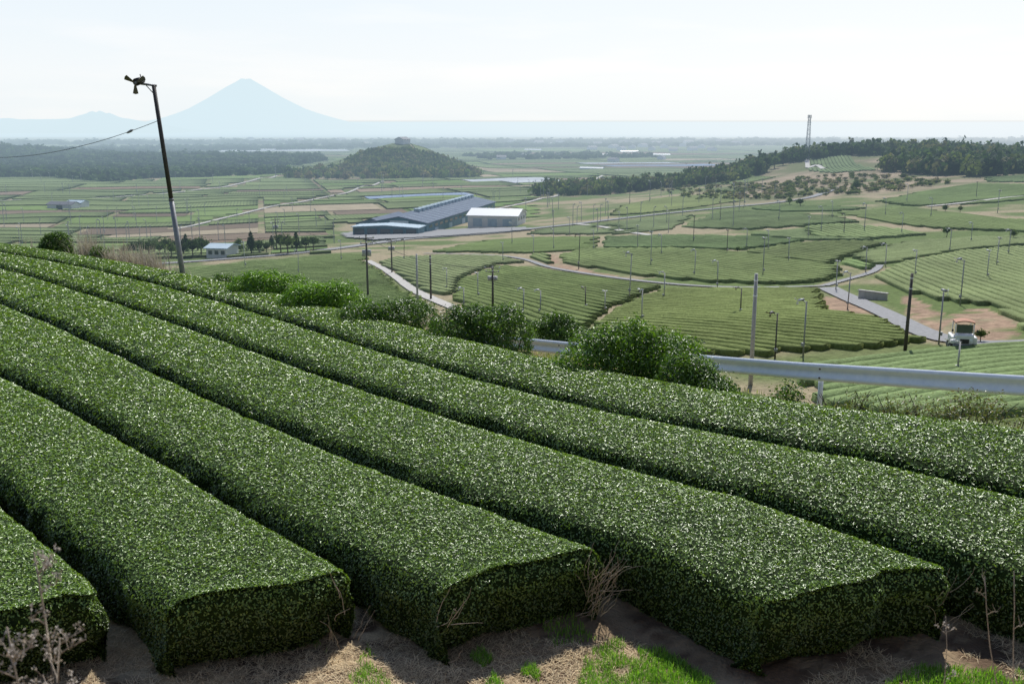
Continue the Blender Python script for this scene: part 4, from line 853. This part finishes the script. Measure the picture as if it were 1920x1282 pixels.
def util_tmpl():
    root=bpy.data.objects.new('utility_pole',None); COL.objects.link(root); b=MB(); b.tube([(0,0,-.6),(0,0,11)],[.18,.13],10); b.build('pole',M['poledark'],root,smooth=True)
    for z,l in((10.4,2.4),(9.5,2.0)):
        b=MB(); b.box((0,-.2,z),(l,.14,.14)); ca=b.build('crossarm',M['poledark'],root)
        for s in(-.45,0,.45):
            b=MB(); b.tube([(s*l,-.2,z+.08),(s*l,-.2,z+.2),(s*l,-.2,z+.38)],[.07,.10,.06],7); b.build('insulator',M['whitep'],ca)
    for s in (-.42,.42):
        b=MB(); b.tube([(s,-.1,7.3),(s,-.1,8.4)],.3,10); b.build('transformer',M['poleconc'],root,smooth=True)
    return root
PTm=[plain_tmpl(M['poleconc']),plain_tmpl(M['poledark'])]; UT=util_tmpl()
seen=set()
def put_pole(t,base,px,py0,py1,lean,label,cat,group=None,rz=None,tmin=62):
    w=hit(px,py1,tmin=tmin); R=ray(px,py0); h=(R[2]/R[1]*w[1]-w[2]) if py0 else base*random.uniform(.85,1.0)
    o=t if t.name not in seen else copy_tree(t); seen.add(t.name); o.location=tuple(w); s=h/base; s2=min(1.2,max(s,.85))*(1+.0006*min(w[1],400)); o.scale=(s2,s2,s); o.rotation_euler=(0,lean,random.uniform(-1.2,1.2) if rz is None else rz); tag(o,label,cat,group); return o,w,h
SP=[(PTm[0],9,1407,513,722,0,'tall pale pole rising behind the guard rail, tallest on the right'),(FT[2],7,1453,588,672,0,'short fan pole right of the tall pale pole'),(FT[0],7,1506,566,665,0,'thin grey fan pole, second right of the tall pale pole'),
 (PTm[1],9,1697,513,657,.03,'dark bare pole left of the harvester'),(FT[0],7,1760,545,645,0,'grey fan pole close to the left side of the harvester'),(FT[1],7,1795,640,697,0,'fan pole standing directly in front of the harvester'),(FT[0],7,1800,488,572,0,'fan pole on the slope above the harvester'),(FT[2],7,1388,540,590,0,'dark fan pole above the tall pale pole'),(FT[1],7,1203,543,604,0,'pale fan pole in the middle field behind the shrubs'),
 (PTm[0],9,783,476,578,0,'pale plain pole beside the concrete path'),(PTm[1],9,808,478,562,0,'dark plain pole right of the pale one beside the path')]
for t,bs,px,a,b_,ln,lb in SP: put_pole(t,bs,px,a,b_,ln,lb,'pole' if bs==9 else 'frost fan')
o1,w1,h1=put_pole(UT,11,690,440,558,0,'utility pole with two transformers left of the concrete path','utility pole',rz=.3)
o2,w2,h2=put_pole(UT,11,924,498,580,0,'utility pole with crossarms in the middle field','utility pole',rz=-.2)
o3,w3,h3=put_pole(UT,11,519,408,470,0,'utility pole behind the roadside trees','utility pole',rz=.5)
o4,w4,h4=put_pole(UT,11,735,447,512,0,'utility pole near the top of the concrete path','utility pole',rz=.3)
def cable(p,q,sag,label,r_=.03):
    c=MB(); P=[]; p=Vector(p);q=Vector(q)
    for i in range(13): t=i/12; v=p.lerp(q,t); v.z-=4*t*(1-t)*sag; P.append(v)
    c.tube(P,r_,4); tag(c.build('power_line',M['wire']),label,'cable')
cable(w1+[0,0,h1*.96],w2+[0,0,h2*.96],1.5,'power line between the transformer pole and the middle field pole')
cable(w1+[0,0,h1*.96],w4+[0,0,h4*.96],1,'power line from the transformer pole up to the path pole')
cable(w4+[0,0,h4*.96],w3+[0,0,h3*.96],2.5,'power line across to the pole behind the roadside trees')
MF=[(1589,512,580),(1567,490,545),(1623,464,512),(1245,512,562),(981,542,590),(896,512,560),(1098,538,580),(1134,545,585),(1013,545,590),(1113,432,470),(1068,408,442),(1038,430,470),(1195,424,468),(1363,432,476),(1478,447,492),(1515,407,447),(1890,432,480),(1868,447,502),(1820,418,455),(1660,458,500),(1582,402,440),(1440,432,470),(1400,430,466),(1302,470,520),(1345,490,542),(1690,400,440),(1745,372,408),(1830,342,372),(1660,372,405),(1560,378,410),(943,455,492),(1000,442,478),(870,540,590),(838,505,545),(758,450,490),(1715,470,520),(1780,430,475),(1850,470,525),(1375,345,385),(1395,340,388),(1218,340,380),(1180,345,385),(986,372,410),(1090,380,415),(1140,378,415),(1240,440,480),(640,452,490),(560,470,515)]
MF+=[(x_,0,y_) for x_,y_ in [(1085,505),(1220,500),(1430,520),(1180,560),(1620,435),(1540,435),(1460,415),(1350,415),(1250,420),(1160,435),(960,460),(460,505),(1870,400),(1700,380),(1300,455)]]
for i,(px,a,b_) in enumerate(MF):
    put_pole(FT[2 if i%7==6 else i%2],7,px,a,b_,random.uniform(-.03,.03),'slim frost fan pole standing among the valley tea fields','frost fan','frost fans among the valley tea fields')
b=MB(); b.tube([(0,0,-.5),(0,0,7)],[.12,.10],5); b.tube([(.1,0,7),(-.5,0,7.1)],.07,4); b.tube([(-.5,.2,7.25),(-.6,-.4,7.1)],.2,6); FS=b.build('frost_fan',M['poleconc'])
r=random.Random(12); n=0; frst=True
while n<150:
    px=r.uniform(0,1500); py=r.uniform(325,470) if r.random()<.75 else r.uniform(312,345)
    if px>640 and px<1000 and py>385: continue
    if px>1000 and (py<345 or py>440): continue
    w=hit(px,py,tmin=250)
    if w[1]>1700: continue
    if any(bool(pip(np.array([w[0]]),np.array([w[1]]),o_)[0]) for o_ in FORW): continue
    o=FS if frst else FS.copy()
    if not frst: COL.objects.link(o)
    frst=False; o.location=tuple(w); s=r.uniform(.9,1.15); k=max(1,w[1]/600); o.scale=(s*min(k,1.6),s*min(k,1.6),s); o.rotation_euler=(0,0,r.uniform(0,6)); tag(o,'tiny frost fan pole far out on the plain','frost fan','distant frost fans on the plain'); n+=1
# ------------------------------------------------------------------ TEA HARVESTER
w=hit(1802,656,tmin=62); root=empty('tea_harvester',(w[0],w[1],w[2]+.08),'white riding tea harvester with orange canopy on the farm road','farm vehicle',rz=-.25); root.scale=(.92,.92,1.0)
for s in(-1,1):
    b=MB(); n=18; vs=[]
    for k in range(n):
        a=2*math.pi*k/n; y_=(.85 if math.cos(a)>0 else -.85)+.27*math.cos(a); z_=.3+.29*math.sin(a); vs+=[(s*.95-.17,y_,z_),(s*.95+.17,y_,z_)]
    b.add(vs,[(2*k,2*((k+1)%n),2*((k+1)%n)+1,2*k+1) for k in range(n)]+[tuple(2*k for k in range(n)),tuple(2*k+1 for k in range(n-1,-1,-1))]); tr=b.build('track',M['rubber'],root)
    for y_ in(-.85,0,.85):
        b=MB(); b.tube([(s*1.13,y_,.3),(s*1.16,y_,.3)],.2,12); b.build('wheel',M['polegrey'],tr,smooth=True)
    b=MB(); b.box((s*.92,0,.9),(.3,2.1,.6),.05); b.build('side_panel',M['whitep'],root)
    b=MB(); b.tube([(s*.55,-1.16,1.0),(s*.55,-1.22,1.0)],.12,12); b.build('headlight',M['galv'],root,smooth=True)
    for y_ in(-.75,.75):
        b=MB(); b.tube([(s*.78,y_,1.1),(s*.74,y_*.95,2.35)],.05,8); b.build('canopy_post',M['whitep'],root,smooth=True)
    b=MB(); b.tube([(s*.8,-.8,1.5),(s*1.0,-.9,1.7)],.015,5); b.box((s*1.03,-.92,1.72),(.14,.05,.22),.01); b.build('mirror',M['black'],root)
b=MB(); b.box((0,-.65,1.0),(1.56,1.0,.85),.12); b.build('hood',M['whitep'],root)
b=MB(); b.box((0,-1.165,.88),(.75,.03,.36),.01); b.build('grille',M['black'],root)
b=MB(); b.box((0,-1.2,.5),(1.9,.15,.24),.04); b.build('bumper',M['polegrey'],root)
b=MB(); b.box((0,-.72,1.84),(1.36,.03,.72),.01); b.build('windscreen',M['glass'],root)
b=MB(); b.box((0,.5,.85),(1.5,1.2,.45),.06); b.build('deck',M['polegrey'],root)
b=MB(); b.box((0,.35,1.25),(.6,.5,.16),.05); b.box((0,.62,1.6),(.6,.14,.6),.05); b.build('seat',M['red'],root)
b=MB(); b.tube([(0,-.1,1.2),(0,.02,1.55)],.03,6); b.tube([(.18*math.cos(k*.63),.02+.05*math.sin(k*.63),1.57+.17*math.sin(k*.63)) for k in range(11)],.015,5,False); b.build('steering_wheel',M['black'],root)
b=MB(); vs=[]
for i in range(9):
    t=i/8; x_=-.84+1.68*t; z_=2.3+.15*math.sin(math.pi*t)
    for y_ in(-.85,.6): vs+=[(x_,y_,z_),(x_,y_,z_+.09)]
fs=[]
for i in range(8):
    k=i*4; fs+=[(k,k+2,k+6,k+4),(k+1,k+5,k+7,k+3),(k,k+4,k+5,k+1),(k+2,k+3,k+7,k+6)]
fs+=[(0,1,3,2),(32,34,35,33)]; b.add(vs,fs); b.build('canopy',M['orange'],root)
w=hit(1636,562,tmin=62); b=MB(); b.box((0,0,.4),(3.6,.35,1.1),.04,0); b.box((0,0,1.0),(3.8,.5,.12),.03); o=b.build('retaining_wall',M['concrete']); o.location=tuple(w); o.rotation_euler=(0,0,-.8); tag(o,'short grey concrete retaining wall beside the farm road','wall')
# ------------------------------------------------------------------ NEAR DRY WEEDS
def weed(px,py,dist,label,seed,lean=0,nb=16,sl=.16,thick=.006,fluff=True):
    r=random.Random(seed); R=ray(px,py); base=Vector(R*(dist/R[1])); z0=float(ground(base.x,base.y)); top=base.z; root=empty('dry_weed',(base.x,base.y,z0),label,'weed'); H=top-z0
    b=MB(); pts=[]
    for i in range(9): t=i/8; pts.append(Vector((base.x+lean*(t-1)+.02*math.sin(t*7+seed),base.y,z0+H*t)))
    b.tube(pts,[thick*(1.2-t/10) for t in range(9)],6)
    b.build('stem',M['dry'],root,world=True,smooth=True); tw=MB(); hd=[]
    for k in range(nb):
        t=r.uniform(.45,.97); p=Vector((base.x+lean*(t-1)+.02*math.sin(t*7+seed),base.y,z0+H*t)); a=r.uniform(0,6.28); l=sl*(1.35-t)*1.6*r.uniform(.6,1.2); q=p+Vector((math.cos(a)*l*.8,math.sin(a)*l*.6,l*.5)); m_=p.lerp(q,.5)+Vector((0,0,.01)); tw.tube([p,m_,q],[thick*.45,thick*.35,thick*.25],4)
        for j in range(4):
            tt=r.uniform(.4,1); s_=p.lerp(q,tt); e=s_+Vector((r.uniform(-.03,.03),r.uniform(-.03,.03),r.uniform(.01,.05))); tw.tube([s_,e],thick*.22,3,False); hd.append(e)
    tag(tw.build('side_twigs',M['dry'],root,world=True),kind='stuff')
    if fluff:
        P=np.repeat(np.array([tuple(h) for h in hd]),6,0); rr=np.random.default_rng(seed); P=P+rr.normal(0,.006,P.shape); V,Fa,T=leaves(P,rr.normal(0,1,P.shape),np.full(len(P),.013),wr=.6,tilt=.5,palette=[(.40,.35,.30),(.56,.50,.43),(.46,.41,.35)],seed=seed); tag(mesh_np('seed_heads',V,Fa,M['straw'],root,tint=T),kind='stuff')
weed(70,1035,3.0,'dry branching weed with seed heads, tallest at the lower left',3,.05,16,.15,.006)
weed(25,1175,2.8,'short dry weed at the very lower left edge',4,-.03,14,.15)
weed(118,1195,2.9,'dry weed leaning right of the tallest one',5,.1,12,.13)
weed(1843,1080,4.2,'bare reddish twig stem at the lower right',6,-.35,6,.11,.0038,False)
weed(1893,1070,4.2,'bare twig stem nearest the right edge',7,-.25,5,.11,.0038,False)
weed(1768,1155,4.2,'thin curling dry stem left of the bare twigs',8,-.1,4,.07,.0032,True)
# ------------------------------------------------------------------ LIGHT, SKY, CAMERA
EL,AZ=math.radians(48),math.radians(16)
wd=bpy.data.worlds.new("World"); SC.world=wd; wd.use_nodes=True; N=wd.node_tree.nodes; L=wd.node_tree.links
bg=N['Background']; sky=N.new('ShaderNodeTexSky'); sky.sky_type='NISHITA'; sky.sun_disc=False; sky.sun_elevation=EL; sky.sun_rotation=AZ; sky.air_density=1.0; sky.dust_density=.3; sky.ozone_density=2; sky.altitude=100
STR=.11
tc=N.new('ShaderNodeTexCoord'); sx=N.new('ShaderNodeSeparateXYZ'); L.new(tc.outputs['Generated'],sx.inputs[0])
cr_=N.new('ShaderNodeValToRGB'); el=cr_.color_ramp.elements
stops=[(.46,(.05,.06,.035)),(.496,(.10,.12,.08)),(.5,(.86,.93,.97)),(.52,(.93,.965,.99)),(.56,(.86,.94,1.0)),(.65,(.48,.65,.92)),(1,(.14,.25,.56))]
el[0].position=stops[0][0]; el[0].color=(*stops[0][1],1); el[1].position=1; el[1].color=(*stops[-1][1],1)
for p,c_ in stops[1:-1]: e=el.new(p); e.color=(*c_,1)
zz=N.new('ShaderNodeMath'); zz.operation='MULTIPLY_ADD'; zz.inputs[1].default_value=.5; zz.inputs[2].default_value=.5; L.new(sx.outputs[2],zz.inputs[0]); L.new(zz.outputs[0],cr_.inputs[0])
mr=N.new('ShaderNodeMapRange'); mr.inputs[1].default_value=-.3; mr.inputs[2].default_value=.35; mr.inputs[4].default_value=.12; L.new(sx.outputs[0],mr.inputs[0])
mw=N.new('ShaderNodeMix'); mw.data_type='RGBA'; mw.blend_type='ADD'; mw.inputs[7].default_value=(.7,.4,.2,1)
L.new(mr.outputs[0],mw.inputs[0]); L.new(cr_.outputs[0],mw.inputs[6])
mp=N.new('ShaderNodeMapping'); mp.inputs['Scale'].default_value=(3,3,22); L.new(tc.outputs['Generated'],mp.inputs[0]); nz=N.new('ShaderNodeTexNoise'); nz.inputs['Scale'].default_value=1.3; nz.inputs['Detail'].default_value=6; L.new(mp.outputs[0],nz.inputs['Vector'])
cm=N.new('ShaderNodeMapRange'); cm.inputs[1].default_value=.5; cm.inputs[2].default_value=.8; cm.inputs[4].default_value=.12; L.new(nz.outputs['Fac'],cm.inputs[0])
mc=N.new('ShaderNodeMix'); mc.data_type='RGBA'; mc.blend_type='ADD'; mc.inputs[7].default_value=(.8,.4,.15,1); L.new(cm.outputs[0],mc.inputs[0]); L.new(mw.outputs[2],mc.inputs[6])
dk=N.new('ShaderNodeMapRange'); dk.inputs[1].default_value=-.5; dk.inputs[2].default_value=.5; dk.inputs[3].default_value=.40; dk.inputs[4].default_value=1.0; L.new(sx.outputs[1],dk.inputs[0])
md=N.new('ShaderNodeVectorMath'); md.operation='SCALE'; L.new(mc.outputs[2],md.inputs[0]); dm_=N.new('ShaderNodeMath'); dm_.operation='DIVIDE'; dm_.inputs[1].default_value=STR; L.new(dk.outputs[0],dm_.inputs[0]); L.new(dm_.outputs[0],md.inputs['Scale'])
fm=N.new('ShaderNodeMix'); fm.data_type='RGBA'; fm.inputs[0].default_value=.94; L.new(sky.outputs[0],fm.inputs[6]); L.new(md.outputs[0],fm.inputs[7])
L.new(fm.outputs[2],bg.inputs[0]); bg.inputs[1].default_value=STR
sl=bpy.data.lights.new('sun','SUN'); sl.energy=5.0; sl.angle=math.radians(.5); sl.color=(1,.97,.91); so=bpy.data.objects.new('sun',sl); COL.objects.link(so)
dv=Vector((math.sin(AZ)*math.cos(EL),math.cos(AZ)*math.cos(EL),math.sin(EL))); so.rotation_euler=dv.to_track_quat('Z','Y').to_euler()
cam=bpy.data.cameras.new('camera'); co=bpy.data.objects.new('camera',cam); COL.objects.link(co); cam.lens=35; cam.sensor_width=36; cam.clip_start=.1; cam.clip_end=90000
co.location=(0,0,0); co.rotation_euler=(math.radians(90)-PIT,0,0); cam.dof.use_dof=True; cam.dof.focus_distance=14; cam.dof.aperture_fstop=4.0
SC.camera=co
SC.view_settings.view_transform='Standard'; SC.view_settings.look='None'; SC.view_settings.exposure=0
